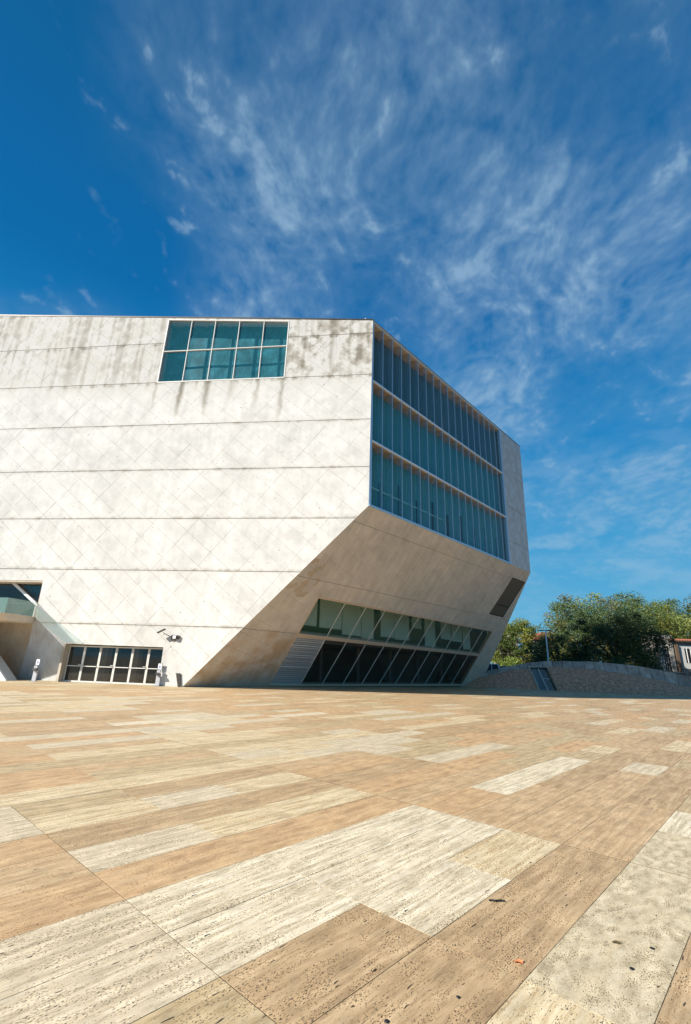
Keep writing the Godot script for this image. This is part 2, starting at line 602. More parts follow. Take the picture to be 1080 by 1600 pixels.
func slab_into(mb: Mb, a0: float, a1: float, b0: float, b1: float, at: Vector3, lift: float, off: Vector2) -> void:
	var ch := 0.0
	var low := []
	var hi := []
	for q in [[a0, b0], [a0, b1], [a1, b1], [a1, b0]]:
		var sa := 1.0 if q[0] == a0 else -1.0
		var sb := 1.0 if q[1] == b0 else -1.0
		var g := 0.0022
		var ga := 0.008 if absf(float(q[0]) - 5.58) < 0.001 else (0.0036 if absf(float(q[0]) - 1.95) < 0.001 else 0.002)
		var p: Vector3 = ALONG * (float(q[0]) + sa * ga) + ACROSS * (float(q[1]) + sb * g)
		p.y = ground_h(p) - 0.035
		low.append(p - at)
		p = ALONG * (float(q[0]) + sa * (ga + ch)) + ACROSS * (float(q[1]) + sb * (g + ch))
		p.y = ground_h(p) + lift
		hi.append(p - at)
	var u := [Vector2(0, 0), Vector2(0, b1 - b0), Vector2(a1 - a0, b1 - b0), Vector2(a1 - a0, 0)]
	for k in 4:
		u[k] += off
	mb.quad(hi[0], hi[3], hi[2], hi[1], u[0], u[3], u[2], u[1])
	for k in 4:
		var l := (k + 1) % 4
		mb.quad(low[k], hi[k], hi[l], low[l], u[k], u[k], u[l], u[l])

func make_plaza() -> void:
	var plaza := Node3D.new()
	plaza.name = "plaza"
	add_child(plaza)
	plaza.set_meta("kind", "structure")
	plaza.set_meta("label", "plaza paved in rows of travertine slabs")
	var bed := Mb.new()
	for i in range(-14, 84, 7):
		var c := []
		for q in [[i, -46], [i, 14], [i + 7, 14], [i + 7, -46]]:
			var p: Vector3 = ALONG * float(q[0]) + ACROSS * float(q[1])
			p.y = ground_h(p) - 0.0012
			c.append(p)
		bed.quad(c[0], c[3], c[2], c[1])
	put(plaza, "joint_bed", bed.mesh(), M.mortar)
	# nearest rows as laid: row number from the foot of the picture -> [start, end, tone]
	var known := {
		-1: [[-1.65, 0.75, 3], [0.75, 1.95, 3], [1.95, 3.15, 3], [3.15, 4.35, 3], [4.35, 6.75, 3], [6.75, 7.95, 0]],
		0: [[-1.65, 0.75, 3], [0.75, 1.95, 5], [1.95, 3.15, 5], [3.15, 4.38, 6], [4.38, 5.58, 6], [5.58, 6.86, 6], [6.86, 8.0, 0]],
		1: [[-0.45, 1.95, 3], [1.95, 3.15, 3], [3.15, 5.58, 3], [5.58, 7.95, 4]],
		2: [[-0.45, 1.95, 7], [1.95, 3.15, 3], [3.15, 4.36, 0], [4.36, 5.58, 5], [5.58, 7.95, 4]],
		3: [[-1.65, 0.0, 1], [0.0, 1.95, 1], [1.95, 3.15, 0], [3.15, 5.58, 0], [5.58, 7.95, 4]],
		4: [[-1.65, 0.0, 1], [0.0, 1.95, 1], [1.95, 3.15, 0], [3.15, 5.58, 0], [5.58, 7.0, 2], [7.0, 9.4, 0], [9.4, 10.9, 0]],
		5: [[-1.65, 0.0, 2], [0.0, 1.95, 2], [1.95, 3.15, 2], [3.15, 5.58, 2], [5.58, 7.95, 4]],
		6: [[-1.65, 0.0, 7], [0.0, 1.95, 4], [1.95, 3.15, 1], [3.15, 5.58, 5], [5.58, 7.95, 2]],
		7: [[-1.65, 0.0, 2], [0.0, 1.95, 2], [1.95, 4.25, 3], [4.25, 5.58, 3], [5.58, 8.2, 3], [8.2, 11.4, 1]],
		8: [[-1.65, 0.0, 1], [0.0, 1.95, 1], [1.95, 3.15, 5], [3.15, 4.25, 1], [4.25, 5.58, 5], [5.58, 7.95, 2]],
		9: [[-1.65, 0.75, 3], [0.75, 1.95, 1], [1.95, 3.15, 7], [3.15, 5.58, 3], [5.58, 7.95, 4]],
	}
	var patch := FastNoiseLite.new()
	patch.seed = 4
	patch.frequency = 0.07
	patch.fractal_octaves = 2
	var slabs := []
	for row in range(-22, 74):
		var b1 := -0.83 - 0.6 * row
		var b0 := b1 - 0.6
		var list := []
		var a := -7.65
		if known.has(row):
			while a < -2.0:
				list.append([a, minf(a + 1.2, -1.65 if row != 1 and row != 2 else -0.45), 4])
				a += 1.2
			list.append_array(known[row])
			a = known[row][-1][1]
		while a < 76.0:
			var span := 1.2 if rng.randf() < 0.45 else 2.4
			if absf(a + span - 5.58) < 1.3 and a < 5.5:
				span = 5.58 - a
			var mid: Vector3 = ALONG * (a + span * 0.5) + ACROSS * (b0 + 0.3)
			var k := patch.get_noise_2d(mid.x, mid.z)
			var r := rng.randf()
			var tone := 4
			if k < -0.12 and b0 < -6.0 and a < 16.0:
				tone = 1 if r < 0.5 else (7 if r < 0.75 else 5)
			elif r < 0.34:
				tone = 4
			elif r < 0.56:
				tone = 2
			elif r < 0.72:
				tone = 3
			elif r < 0.82:
				tone = 5
			elif r < 0.93:
				tone = 7
			elif r < 0.995:
				tone = 1
			else:
				tone = 0
			list.append([a, a + span, tone])
			a += span
		for s in list:
			var c: Vector3 = ALONG * (float(s[0]) + float(s[1])) * 0.5 + ACROSS * (b0 + 0.3)
			# nothing under the hall or past the mound's foot
			var q := c - FOOT
			if q.dot(FRONT_OUT) < -1.2 and q.dot(ACROSS) < -0.8:
				continue
			if c.z < -57.0 or c.x < -34.0 or c.x > 62.0 or c.z > 9.0:
				continue
			var d := c - EYE
			var score := 0.0
			var ahead := -d.z
			if ahead > 1.2 and absf(d.x) < ahead * 0.95 + 1.0:
				score = (float(s[1]) - float(s[0])) / pow(d.length(), 3.0)
			slabs.append([score, s[0], s[1], b0, b1, int(s[2]), c])
	slabs.sort_custom(func(x, y): return x[0] > y[0])
	var rest := []
	for t in tone_material.size():
		rest.append(Mb.new())
	for i in slabs.size():
		var s: Array = slabs[i]
		var off := Vector2(rng.randf() * 3.4, rng.randf() * 1.7)
		var lift := rng.randf_range(0.0, 0.0016)
		if i < 300:
			var mb := Mb.new()
			var at: Vector3 = s[6]
			slab_into(mb, s[1], s[2], s[3], s[4], at, lift, off)
			put(plaza, "paving_slab", mb.mesh(), tone_material[s[5]], at)
		else:
			slab_into(rest[s[5]], s[1], s[2], s[3], s[4], Vector3.ZERO, lift, off)
	var far := ArrayMesh.new()
	for t in rest.size():
		if rest[t].v.size() > 0:
			far.add_surface_from_arrays(Mesh.PRIMITIVE_TRIANGLES, rest[t].arrays())
			far.surface_set_material(far.get_surface_count() - 1, tone_material[t])
	var o := put(plaza, "farther_paving", far)
	o.set_meta("kind", "stuff")

# ---------------------------------------------------------------- the hall
func rect(a: float, b: float, c: float, d: float) -> PackedVector2Array:
	return PackedVector2Array([Vector2(a, c), Vector2(b, c), Vector2(b, d), Vector2(a, d)])

# shuttering panels 2.4 x 1.2 m laid aslant between pour joints, clipped to a wall outline and its openings
func panels(outline: PackedVector2Array, holes: Array, lean: float, courses: Array, diag: bool) -> Array:
	var out := []
	var d1 := Vector2(cos(lean), sin(lean))
	var d2 := Vector2(-d1.y, d1.x)
	for k in courses.size() - 1:
		var v0: float = courses[k]
		var v1: float = courses[k + 1]
		var strip := Geometry2D.intersect_polygons(outline, rect(-60, 60, v0, v1))
		for piece in strip:
			var cells := []
			var faces := []
			if diag:
				for i in range(-30, 31):
					for j in range(-50, 51):
						var c := d1 * (i * 2.4) + d2 * (j * 1.2)
						if c.x < -34 or c.x > 48 or c.y + 3 < v0 or c.y - 3 > v1:
							continue
						var cell := PackedVector2Array([c, c + d1 * 2.4, c + d1 * 2.4 + d2 * 1.2, c + d2 * 1.2])
						cells.append_array(Geometry2D.intersect_polygons(cell, piece))
						for small in Geometry2D.offset_polygon(cell, -rng.randf_range(0.004, 0.0075)):
							for part in Geometry2D.intersect_polygons(small, piece):
								faces.append_array(Geometry2D.intersect_polygons(part, rect(-60, 60, v0 + 0.025, v1 - 0.025)))
			else:
				cells.append(piece)
				faces.append_array(Geometry2D.intersect_polygons(piece, rect(-60, 60, v0 + 0.025, v1 - 0.025)))
			for hole in holes:
				var kept := []
				for c in cells:
					kept.append_array(Geometry2D.clip_polygons(c, hole))
				cells = kept
				kept = []
				for c in faces:
					kept.append_array(Geometry2D.clip_polygons(c, hole))
				faces = kept
			for c in cells:
				out.append([c, true])
			for c in faces:
				out.append([c, false])
	return out

func area_of(p: PackedVector2Array) -> float:
	var s := 0.0
	for i in p.size():
		s += p[i].cross(p[(i + 1) % p.size()])
	return absf(s) * 0.5

func cast_wall(called: String, f: Array, pieces: Array, m: Material, uv0: Vector2, uvs: Vector2, weight: float, view: Rect2, pool: Array, thick: float, groove: Material) -> void:
	var back := Mb.new()
	for p in pieces:
		if p[1]:
			back.plate(f, p[0], -thick, -0.018, uv0, uvs, true)
	var wall := put(hall, called, back.mesh(), groove)
	for p in pieces:
		var r: PackedVector2Array = p[0]
		var a := area_of(r)
		if p[1] or a < 0.004:
			continue
		var mid := Vector2.ZERO
		for c in r:
			mid += c
		mid /= r.size()
		pool.append([a * weight if view.has_point(mid) else a * 0.01 * weight, wall, f, r, m, uv0, uvs])

func room(parent: Node, called: String, f: Array, u0: float, u1: float, v0: float, v1: float, n0: float, n1: float, m: Material) -> MeshInstance3D:
	# five closed sides behind an opening that faces +n; thick walls
	var mb := Mb.new()
	var t := 0.15
	mb.fbox(f, u0 - t, u1 + t, v0 - t, v1 + t, n0 - t, n0)
	mb.fbox(f, u0 - t, u0, v0 - t, v1 + t, n0, n1)
	mb.fbox(f, u1, u1 + t, v0 - t, v1 + t, n0, n1)
	mb.fbox(f, u0, u1, v0 - t, v0, n0, n1)
	mb.fbox(f, u0, u1, v1, v1 + t, n0, n1)
	return put(parent, called, mb.mesh(), m)

func make_hall() -> void:
	hall = thing("concert_hall", "huge faceted white concrete concert hall with glazed cantilevered end", "building", FOOT)
	var pool := []
	# --- sunlit front
	var roof_at := func(u: float) -> float: return 27.26 + (11.53 - u) * 0.0797
	var front := PackedVector2Array([Vector2(-0.288, -0.3), Vector2(NOSE_U, NOSE_V), Vector2(11.53, 27.26), Vector2(-27, roof_at.call(-27.0)), Vector2(-27, 6.54), Vector2(-11.2, 6.54), Vector2(-11.06, 3.92), Vector2(-8.5, 2.38), Vector2(-1.63, 2.34), Vector2(-1.63, -0.3)])
	var w1 := PackedVector2Array([Vector2(-5.44, 22.34), Vector2(4.81, 22.34), Vector2(4.81, 27.58), Vector2(-5.44, 28.38)])
	var courses := [-0.4, 3.69, 7.34, 11.05, 14.8, 18.55, 22.32, 26.05, 30.5]
	var pf := panels(front, [w1], deg_to_rad(-38.4), courses, true)
	cast_wall("front_wall", fF, pf, M.front, Vector2(-27, 30.5), Vector2(1.0 / 39.0, -1.0 / 31.0), 1.0, Rect2(-21, 0, 33, 30), pool, 0.4, M.groove)
	# --- underside
	var under := PackedVector2Array([Vector2(-0.3, -0.5), Vector2(NOSE_U, NOSE_V), Vector2(34.66, 15.08), Vector2(40.3, -1.2), Vector2(10, -1.0)])
	var e_on_u := under_up.dot(nose - FOOT)
	var s_on_u := ALONG.dot(nose - FOOT)
	under[0] = Vector2(s_on_u, e_on_u) * -0.033
	under[1] = Vector2(s_on_u, e_on_u)
	under[2] = Vector2(s_on_u + 27.82, e_on_u)
	var win_u := PackedVector2Array([Vector2(6.76, -0.02), Vector2(35.3, -0.26), Vector2(34.6, 7.36), Vector2(6.76, 7.78)])
	var vent := PackedVector2Array([Vector2(31.4, 9.28), Vector2(34.72, 9.26), Vector2(34.66, 13.83), Vector2(31.46, 13.84)])
	# below the window the wall is only a strip at the ground: the opening runs to the plaza
	var win_cut := PackedVector2Array([Vector2(6.76, -2), Vector2(35.45, -2), Vector2(34.6, 7.36), Vector2(6.76, 7.78)])
	var pu := panels(under, [win_cut, vent], deg_to_rad(-17.6), [-1.5, 4.62, 9.0, 13.75, 15.3], true)
	cast_wall("underside_wall", fU, pu, M.under_wall, Vector2(-1, 16), Vector2(1.0 / 42.5, -1.0 / 18.0), 0.5, Rect2(0, 0, 40, 15), pool, 0.4, M.groove_soft)
	# --- glazed end: only its solid bay is concrete
	var end := PackedVector2Array([Vector2(22.72, 0), Vector2(27.82, 0), Vector2(28.2, 15.36), Vector2(22.72, 15.36)])
	var pe := panels(end, [], 0.0, [-0.1, 2.55, 6.45, 10.4, 15.5], false)
	cast_wall("end_wall", fE, pe, M.end_concrete, Vector2.ZERO, Vector2.ONE, 0.3, Rect2(20, -1, 12, 18), pool, 0.4, M.groove)
	pool.sort_custom(func(x, y): return x[0] > y[0])
	var left := {}
	for i in pool.size():
		var p: Array = pool[i]
		var lift := rng.randf_range(-0.005, 0.004)
		if i < 300:
			var mb := Mb.new()
			mb.plate(p[2], p[3], -0.018, lift, p[5], p[6])
			put(p[1], "concrete_panel", mb.mesh(), p[4])
		else:
			if not left.has(p[1]):
				left[p[1]] = [Mb.new(), p[4]]
			left[p[1]][0].plate(p[2], p[3], -0.018, lift, p[5], p[6])
	for wall in left:
		var o := put(wall, "smaller_panels", left[wall][0].mesh(), left[wall][1])
		o.set_meta("kind", "stuff")
	# --- tie holes: small cones left by the shuttering
	var ties := Mb.new()
	for i in 230:
		var p := Vector2(rng.randf_range(-20.5, 11.0), rng.randf_range(1.0, 22.0))
		if not Geometry2D.is_point_in_polygon(p, front) or p.x > p.y * 0.95 - 0.5:
			continue
		var c: Vector3 = FRONT * p.x + Vector3.UP * p.y + FRONT_OUT * 0.005
		var rr := rng.randf_range(0.018, 0.034)
		for k in 8:
			var a0 := TAU * k / 8
			var a1 := TAU * (k + 1) / 8
			ties.tri(c - FRONT_OUT * 0.003, c + (FRONT * cos(a0) + Vector3.UP * sin(a0)) * rr, c + (FRONT * cos(a1) + Vector3.UP * sin(a1)) * rr)
	put(hall, "tie_holes", ties.mesh(), M.dark_metal)
	# --- roof and unseen rear, closing the volume
	var shell := Mb.new()
	var ft_l: Vector3 = FRONT * -27.0 + Vector3.UP * float(roof_at.call(-27.0))
	var ft_r: Vector3 = FRONT * 11.53 + Vector3.UP * 27.26
	var e_tr: Vector3 = fE[0] + ALONG * 28.2 + Vector3.UP * 15.36
	var e_br: Vector3 = fE[0] + ALONG * 27.82
	var u_br: Vector3 = ALONG * 40.3 + under_up * -1.2
	var rear_t: Vector3 = ft_l - FRONT_OUT * 34.0
	var down := func(p: Vector3) -> Vector3: return Vector3(p.x, -1.0, p.z)
	shell.tri(ft_l, ft_r, rear_t)
	shell.tri(ft_r, e_tr, rear_t)
	put(hall, "roof", shell.mesh(), M.end_concrete)
	shell = Mb.new()
	shell.quad(e_tr, down.call(u_br) + Vector3.UP * 0.2, down.call(rear_t), rear_t)
	shell.tri(e_tr, e_br, u_br)
	shell.tri(e_tr, u_br, down.call(u_br))
	shell.quad(rear_t, down.call(rear_t), down.call(ft_l), ft_l)
	put(hall, "rear_wall", shell.mesh(), M.end_concrete)
	var edge := Mb.new()
	edge.fbar(fF, Vector2(-27, roof_at.call(-27.0) + 0.03), Vector2(11.56, 27.29), 0.10, -0.5, 0.03)
	edge.fbar(fE, Vector2(0.0, 15.40), Vector2(28.23, 15.40), 0.09, -0.5, 0.02)
	put(hall, "roof_edge", edge.mesh(), M.dark_metal)
	make_upper_window(w1)
	make_glazed_end()
	make_street_window(win_u)
	make_vent(vent)
	make_doors()

func make_upper_window(w1: PackedVector2Array) -> void:
	var win := put(hall, "upper_window", null)
	var fr := Mb.new()
	for i in 4:
		fr.fbar(fF, w1[i], w1[(i + 1) % 4], 0.085, -0.34, 0.02)
	var top_at := func(u: float) -> float: return 28.38 - (u + 5.44) * 0.0781
	for k in range(1, 5):
		var u := -5.44 + 10.25 * k / 5.0
		fr.fbar(fF, Vector2(u, 22.36), Vector2(u, top_at.call(u) - 0.02), 0.05, -0.16, 0.0)
	fr.fbar(fF, Vector2(-5.4, 25.25), Vector2(4.78, 25.25), 0.055, -0.16, 0.004)
	win.mesh = fr.mesh()
	win.material_override = M.frame
	for k in 5:
		for j in 2:
			var u0 := -5.44 + 2.05 * k + 0.03
			var u1 := u0 + 1.99
			var poly := rect(u0, u1, 22.42, 25.2) if j == 0 else PackedVector2Array([Vector2(u0, 25.3), Vector2(u1, 25.3), Vector2(u1, top_at.call(u1) - 0.06), Vector2(u0, top_at.call(u0) - 0.06)])
			var mb := Mb.new()
			mb.plate(fF, poly, -0.112, -0.10, Vector2.ZERO, Vector2.ONE)
			put(win, "pane", mb.mesh(), M.teal_pane)
	# a second sheet of old glass stands in the depth of the opening
	var sheet := Mb.new()
	var steps := 10
	for i in steps:
		var ua := -5.5 + 10.4 * i / steps
		var ub := -5.5 + 10.4 * (i + 1) / steps
		var na := -0.95 + 0.02 * sin(ua * 4.1)
		var nb := -0.95 + 0.02 * sin(ub * 4.1)
		sheet.quad(FRONT * ua + Vector3.UP * 22.2 + FRONT_OUT * na, FRONT * ua + Vector3.UP * 28.5 + FRONT_OUT * na, FRONT * ub + Vector3.UP * 28.0 + FRONT_OUT * nb, FRONT * ub + Vector3.UP * 22.2 + FRONT_OUT * nb, Vector2(ua, 0), Vector2(ua, 6.3), Vector2(ub, 5.8), Vector2(ub, 0))
	put(win, "inner_sheet", sheet.mesh(), M.teal_sheet)
	var ni := Mb.new()
	ni.fbox(fF, -5.75, 5.1, 21.95, 27.6, -1.75, -1.6)
	ni.fbox(fF, -5.75, -5.6, 21.95, 28.3, -1.6, -0.41)
	ni.fbox(fF, 4.95, 5.1, 21.95, 27.5, -1.6, -0.41)
	ni.fbox(fF, -5.6, 4.95, 21.95, 22.1, -1.6, -0.41)
	put(hall, "window_niche", ni.mesh(), M.hall_dark)

func make_glazed_end() -> void:
	var period := 1.235
	var levels := [0.13, 5.0, 9.98, 15.22]
	var posts := Mb.new()
	posts.fbox(fE, 0.02, 0.26, 0.0, 15.34, -0.3, 0.02)
	put(hall, "end_frame", posts.mesh(), M.blue_trim)
	posts = Mb.new()
	posts.fbox(fE, 22.5, 22.715, 0.0, 15.34, -0.3, 0.02)
	put(hall, "end_frame", posts.mesh(), M.blue_trim)
	var sill := Mb.new()
	sill.fbox(fE, 0.02, 22.7, -0.02, 0.14, -1.6, 0.05)
	put(hall, "sill", sill.mesh(), M.blue_trim)
	var head := Mb.new()
	head.fbox(fE, 0.27, 22.49, 15.2, 15.34, -0.12, 0.01)
	put(hall, "head_rail", head.mesh(), M.frame)
	for k in [1, 2]:
		var tr := Mb.new()
		tr.fbox(fE, 0.27, 22.49, levels[k] - 0.055, levels[k] + 0.06, -0.1, 0.03)
		put(hall, "transom", tr.mesh(), M.cool_white)
		var fl := Mb.new()
		fl.fbox(fE, 0.27, 22.49, levels[k] - 0.09, levels[k] + 0.09, -2.6, -0.1)
		put(hall, "gallery_floor", fl.mesh(), M.soffit_dark)
	var sof := Mb.new()
	sof.fbox(fE, 0.02, 22.7, 15.21, 15.33, -2.6, -0.12)
	put(hall, "soffit", sof.mesh(), M.soffit)
	room(hall, "foyer", fE, 0.02, 22.7, -0.3, 15.6, -6.0, -0.5, M.hall_dark)
	# corrugated sheets, a period each, in three storeys
	for k in 3:
		var lo: float = levels[k] + (0.02 if k == 0 else 0.10)
		var hi: float = levels[k + 1] - (0.10 if k < 2 else 0.02)
		for i in 19:
			var mb := Mb.new()
			var prof := []
			for j in 13:
				var s := 0.23 + period * (i - 1 + j / 12.0) + 1.235
				s = minf(s, 22.5)
				var ph := fposmod((s - 0.23) / period, 1.0)
				if j == 12 and s < 22.5:
					ph = 1.0
				prof.append(Vector2(s, -0.04 - 0.36 * (1.0 - cos(TAU * ph))))
			for j in 12:
				if prof[j + 1].x - prof[j].x < 0.002:
					continue
				var a: Vector2 = prof[j]
				var b: Vector2 = prof[j + 1]
				var pa: Vector3 = fE[0] + ALONG * a.x + ACROSS * a.y
				var pb: Vector3 = fE[0] + ALONG * b.x + ACROSS * b.y
				mb.quad(pa + Vector3.UP * lo, pa + Vector3.UP * hi, pb + Vector3.UP * hi, pb + Vector3.UP * lo)
			if mb.v.size() > 0:
				put(hall, "corrugated_pane", mb.mesh(), M.wave_glass_top if k == 2 else M.wave_glass)
			if i > 0 and i < 19:
				var jn := Mb.new()
				var s0 := 0.23 + period * i
				jn.fbox(fE, s0 - 0.022, s0 + 0.022, lo, hi, -0.05, 0.0)
				put(hall, "joint_bar", jn.mesh(), M.blue_trim)
	# inside: a light handrail and dark columns seen through the lowest storey, a second glazing line above
	var rail := Mb.new()
	rail.fbox(fE, 0.4, 11.2, 1.86, 1.98, -0.86, -0.80)
	put(hall, "inner_handrail", rail.mesh(), M.rail_light)
	for i in 9:
		var c := Mb.new()
		c.fbox(fE, 2.2 + 2.4 * i, 2.42 + 2.4 * i, 0.14, 2.6 + 0.5 * float(i % 2), -0.88, -0.80)
		put(hall, "inner_post", c.mesh(), M.black)
	for k in 3:
		var inner := Mb.new()
		var steps := 440
		for i in steps:
			var sa := 0.1 + 22.5 * i / steps
			var sb := 0.1 + 22.5 * (i + 1) / steps
			var na := -0.90 - 0.08 * (1.0 - cos(TAU * sa / 0.412)) - 0.03 * sin(sa * 3.3)
			var nb := -0.90 - 0.08 * (1.0 - cos(TAU * sb / 0.412)) - 0.03 * sin(sb * 3.3)
			var pa: Vector3 = fE[0] + ALONG * sa + ACROSS * na
			var pb: Vector3 = fE[0] + ALONG * sb + ACROSS * nb
			inner.quad(pa + Vector3.UP * (float(levels[k]) + 0.1), pa + Vector3.UP * (float(levels[k + 1]) - 0.1), pb + Vector3.UP * (float(levels[k + 1]) - 0.1), pb + Vector3.UP * (float(levels[k]) + 0.1))
		put(hall, "pleated_curtain", inner.mesh(), M.curtain_navy if k == 2 else M.curtain_teal)

func make_street_window(w: PackedVector2Array) -> void:
	var win := put(hall, "street_window", null)
	var fr := Mb.new()
	fr.fbar(fU, w[3] + Vector2(0, -0.06), w[2] + Vector2(0, -0.06), 0.16, -0.3, 0.01)
	fr.fbar(fU, w[0] + Vector2(0.06, 0), w[3] + Vector2(0.06, 0), 0.13, -0.3, 0.012)
	fr.fbar(fU, w[1] + Vector2(-0.06, -0.1), w[2] + Vector2(-0.06, 0), 0.10, -0.3, 0.012)
	fr.fbar(fU, w[0] + Vector2(0, 0.08), w[1] + Vector2(0, 0.08), 0.16, -0.3, 0.015)
	fr.fbar(fU, Vector2(6.8, 4.5), Vector2(34.9, 4.05), 0.30, -0.35, 0.018)
	win.mesh = fr.mesh()
	win.material_override = M.soffit
	var tops := [6.82, 9.72, 12.2, 14.62, 17.15, 19.65, 22.03, 24.52, 27.05, 29.69, 32.3, 34.56]
	var bots := [6.82, 9.92, 12.3, 14.78, 17.25, 19.73, 22.25, 24.88, 27.48, 30.14, 32.85, 35.2]
	for i in range(1, 11):
		var mu := Mb.new()
		mu.fbar(fU, Vector2(tops[i], 7.72 - 0.0152 * (float(tops[i]) - 6.76)), Vector2(bots[i], 0.05 - 0.0085 * float(bots[i])), 0.042, -0.06, 0.005)
		put(win, "mullion", mu.mesh(), M.frame)
	for i in 11:
		var t0: float = tops[i]
		var t1: float = tops[i + 1]
		var b0: float = bots[i]
		var b1: float = bots[i + 1]
		var m0 := lerpf(b0, t0, 0.55)
		var m1 := lerpf(b1, t1, 0.55)
		var up := Mb.new()
		up.plate(fU, PackedVector2Array([Vector2(m0 + 0.015, 4.5 - 0.016 * (m0 - 6.8)), Vector2(m1 - 0.015, 4.5 - 0.016 * (m1 - 6.8)), Vector2(t1 - 0.015, 7.66 - 0.0152 * (t1 - 6.76)), Vector2(t0 + 0.015, 7.66 - 0.0152 * (t0 - 6.76))]), -0.06, -0.05, Vector2.ZERO, Vector2.ONE)
		put(win, "pane", up.mesh(), M.street_glass)
		if i > 0:
			var dn := Mb.new()
			dn.plate(fU, PackedVector2Array([Vector2(b0 + 0.015, 0.05 - 0.0085 * b0), Vector2(b1 - 0.015, 0.05 - 0.0085 * b1), Vector2(m1 - 0.015, 4.4 - 0.016 * (m1 - 6.8)), Vector2(m0 + 0.015, 4.4 - 0.016 * (m0 - 6.8))]), -0.06, -0.05, Vector2.ZERO, Vector2.ONE)
			put(win, "pane", dn.mesh(), M.dark_glass)
	# roller shutter in the first lower bay: stepped slats
	var sh := Mb.new()
	var n := 25
	for i in n:
		var a := 4.32 * i / n
		var h := 4.32 / n
		var deep := rng.randf_range(0.012, 0.036)
		var tilt := rng.randf_range(-0.02, 0.02)
		for k in 6:
			var pts := []
			for q in [[0, k], [1, k], [1, k + 1], [0, k + 1]]:
				var w0: float = a + h * float(q[1]) / 6.0
				var s0: float = 6.86 if q[0] == 0 else lerpf(9.88, 9.78, w0 / 4.4)
				var d0: float = -0.08 + deep * sin(PI * float(q[1]) / 6.0) + tilt * float(q[0])
				pts.append(ALONG * s0 + under_up * w0 + under_out * d0)
			sh.quad(pts[0], pts[3], pts[2], pts[1])
	put(hall, "roller_shutter", sh.mesh(), M.shutter)
	# interior: lower foyer, upper floor, hanging blinds in an upright plane
	var fi := [Vector3.ZERO, ALONG, Vector3.UP, ACROSS]
	var lobby := Mb.new()
	lobby.fbox(fi, 5.5, 38.0, -0.9, -0.42, -10.0, 1.2)
	lobby.fbox(fi, 5.0, 38.0, -0.42, 8.0, -10.3, -10.0)
	lobby.fbox(fi, 5.0, 5.3, -0.42, 8.0, -10.0, 0.0)
	lobby.fbox(fi, 37.0, 37.3, -0.42, 8.0, -10.0, 0.0)
	lobby.fbox(fi, 5.3, 37.0, 7.0, 7.3, -10.0, 3.9)
	put(hall, "lobby", lobby.mesh(), M.dark_room)
	var slab := Mb.new()
	slab.fbox(fi, 5.4, 36.9, 3.15, 3.4, -10.0, 2.3)
	put(hall, "upper_floor", slab.mesh(), M.dark_room)
	var runs := [[6.9, 9.1, 4.35], [9.4, 11.9, 4.3], [12.0, 14.3, 3.95], [14.4, 16.0, 3.6], [17.0, 18.9, 4.1], [19.0, 21.3, 4.0], [21.8, 23.4, 5.2], [24.0, 25.9, 3.6], [27.0, 29.0, 4.5], [29.2, 31.4, 4.4], [31.6, 33.2, 3.7]]
	for r in runs:
		var bl := Mb.new()
		bl.fbox(fi, r[0], r[1], r[2], 7.0, 2.3, 2.34)
		put(hall, "hanging_blind", bl.mesh(), M.blind)
	var band := Mb.new()
	band.fbox(fi, 5.4, 36.9, 3.45, 7.0, -3.2, -3.0)
	put(hall, "inner_wall", band.mesh(), M.blind)
	for c in 6:
		var col := Mb.new()
		col.limb(ALONG * (9.0 + 5.0 * c) + ACROSS * -2.0 + Vector3.UP * -0.4, ALONG * (9.0 + 5.0 * c) + ACROSS * -2.0 + Vector3.UP * 3.2, 0.2, 0.2, 14)
		put(hall, "inner_column", col.mesh(), M.room_floor)

func make_vent(v: PackedVector2Array) -> void:
	var vent := put(hall, "louvre_vent", null)
	var back := Mb.new()
	back.plate(fU, v, -0.36, -0.30, Vector2.ZERO, Vector2.ONE)
	for i in 4:
		back.fbar(fU, v[i], v[(i + 1) % 4], 0.10, -0.3, 0.008)
	vent.mesh = back.mesh()
	vent.material_override = M.dark_metal
	var cross := Mb.new()
	cross.fbar(fU, Vector2(31.42, 10.55), Vector2(34.7, 10.55), 0.12, -0.2, 0.004)
	put(vent, "cross_rail", cross.mesh(), M.dark_metal)
	for i in 17:
		var f := (i + 0.7) / 17.6
		var sl := Mb.new()
		var a := v[0].lerp(v[1], f)
		var b := v[3].lerp(v[2], f)
		sl.fbar(fU, a + Vector2(0, 0.06), b - Vector2(0, 0.06), 0.10, -0.14, -0.01)
		put(vent, "slat", sl.mesh(), M.louvre)

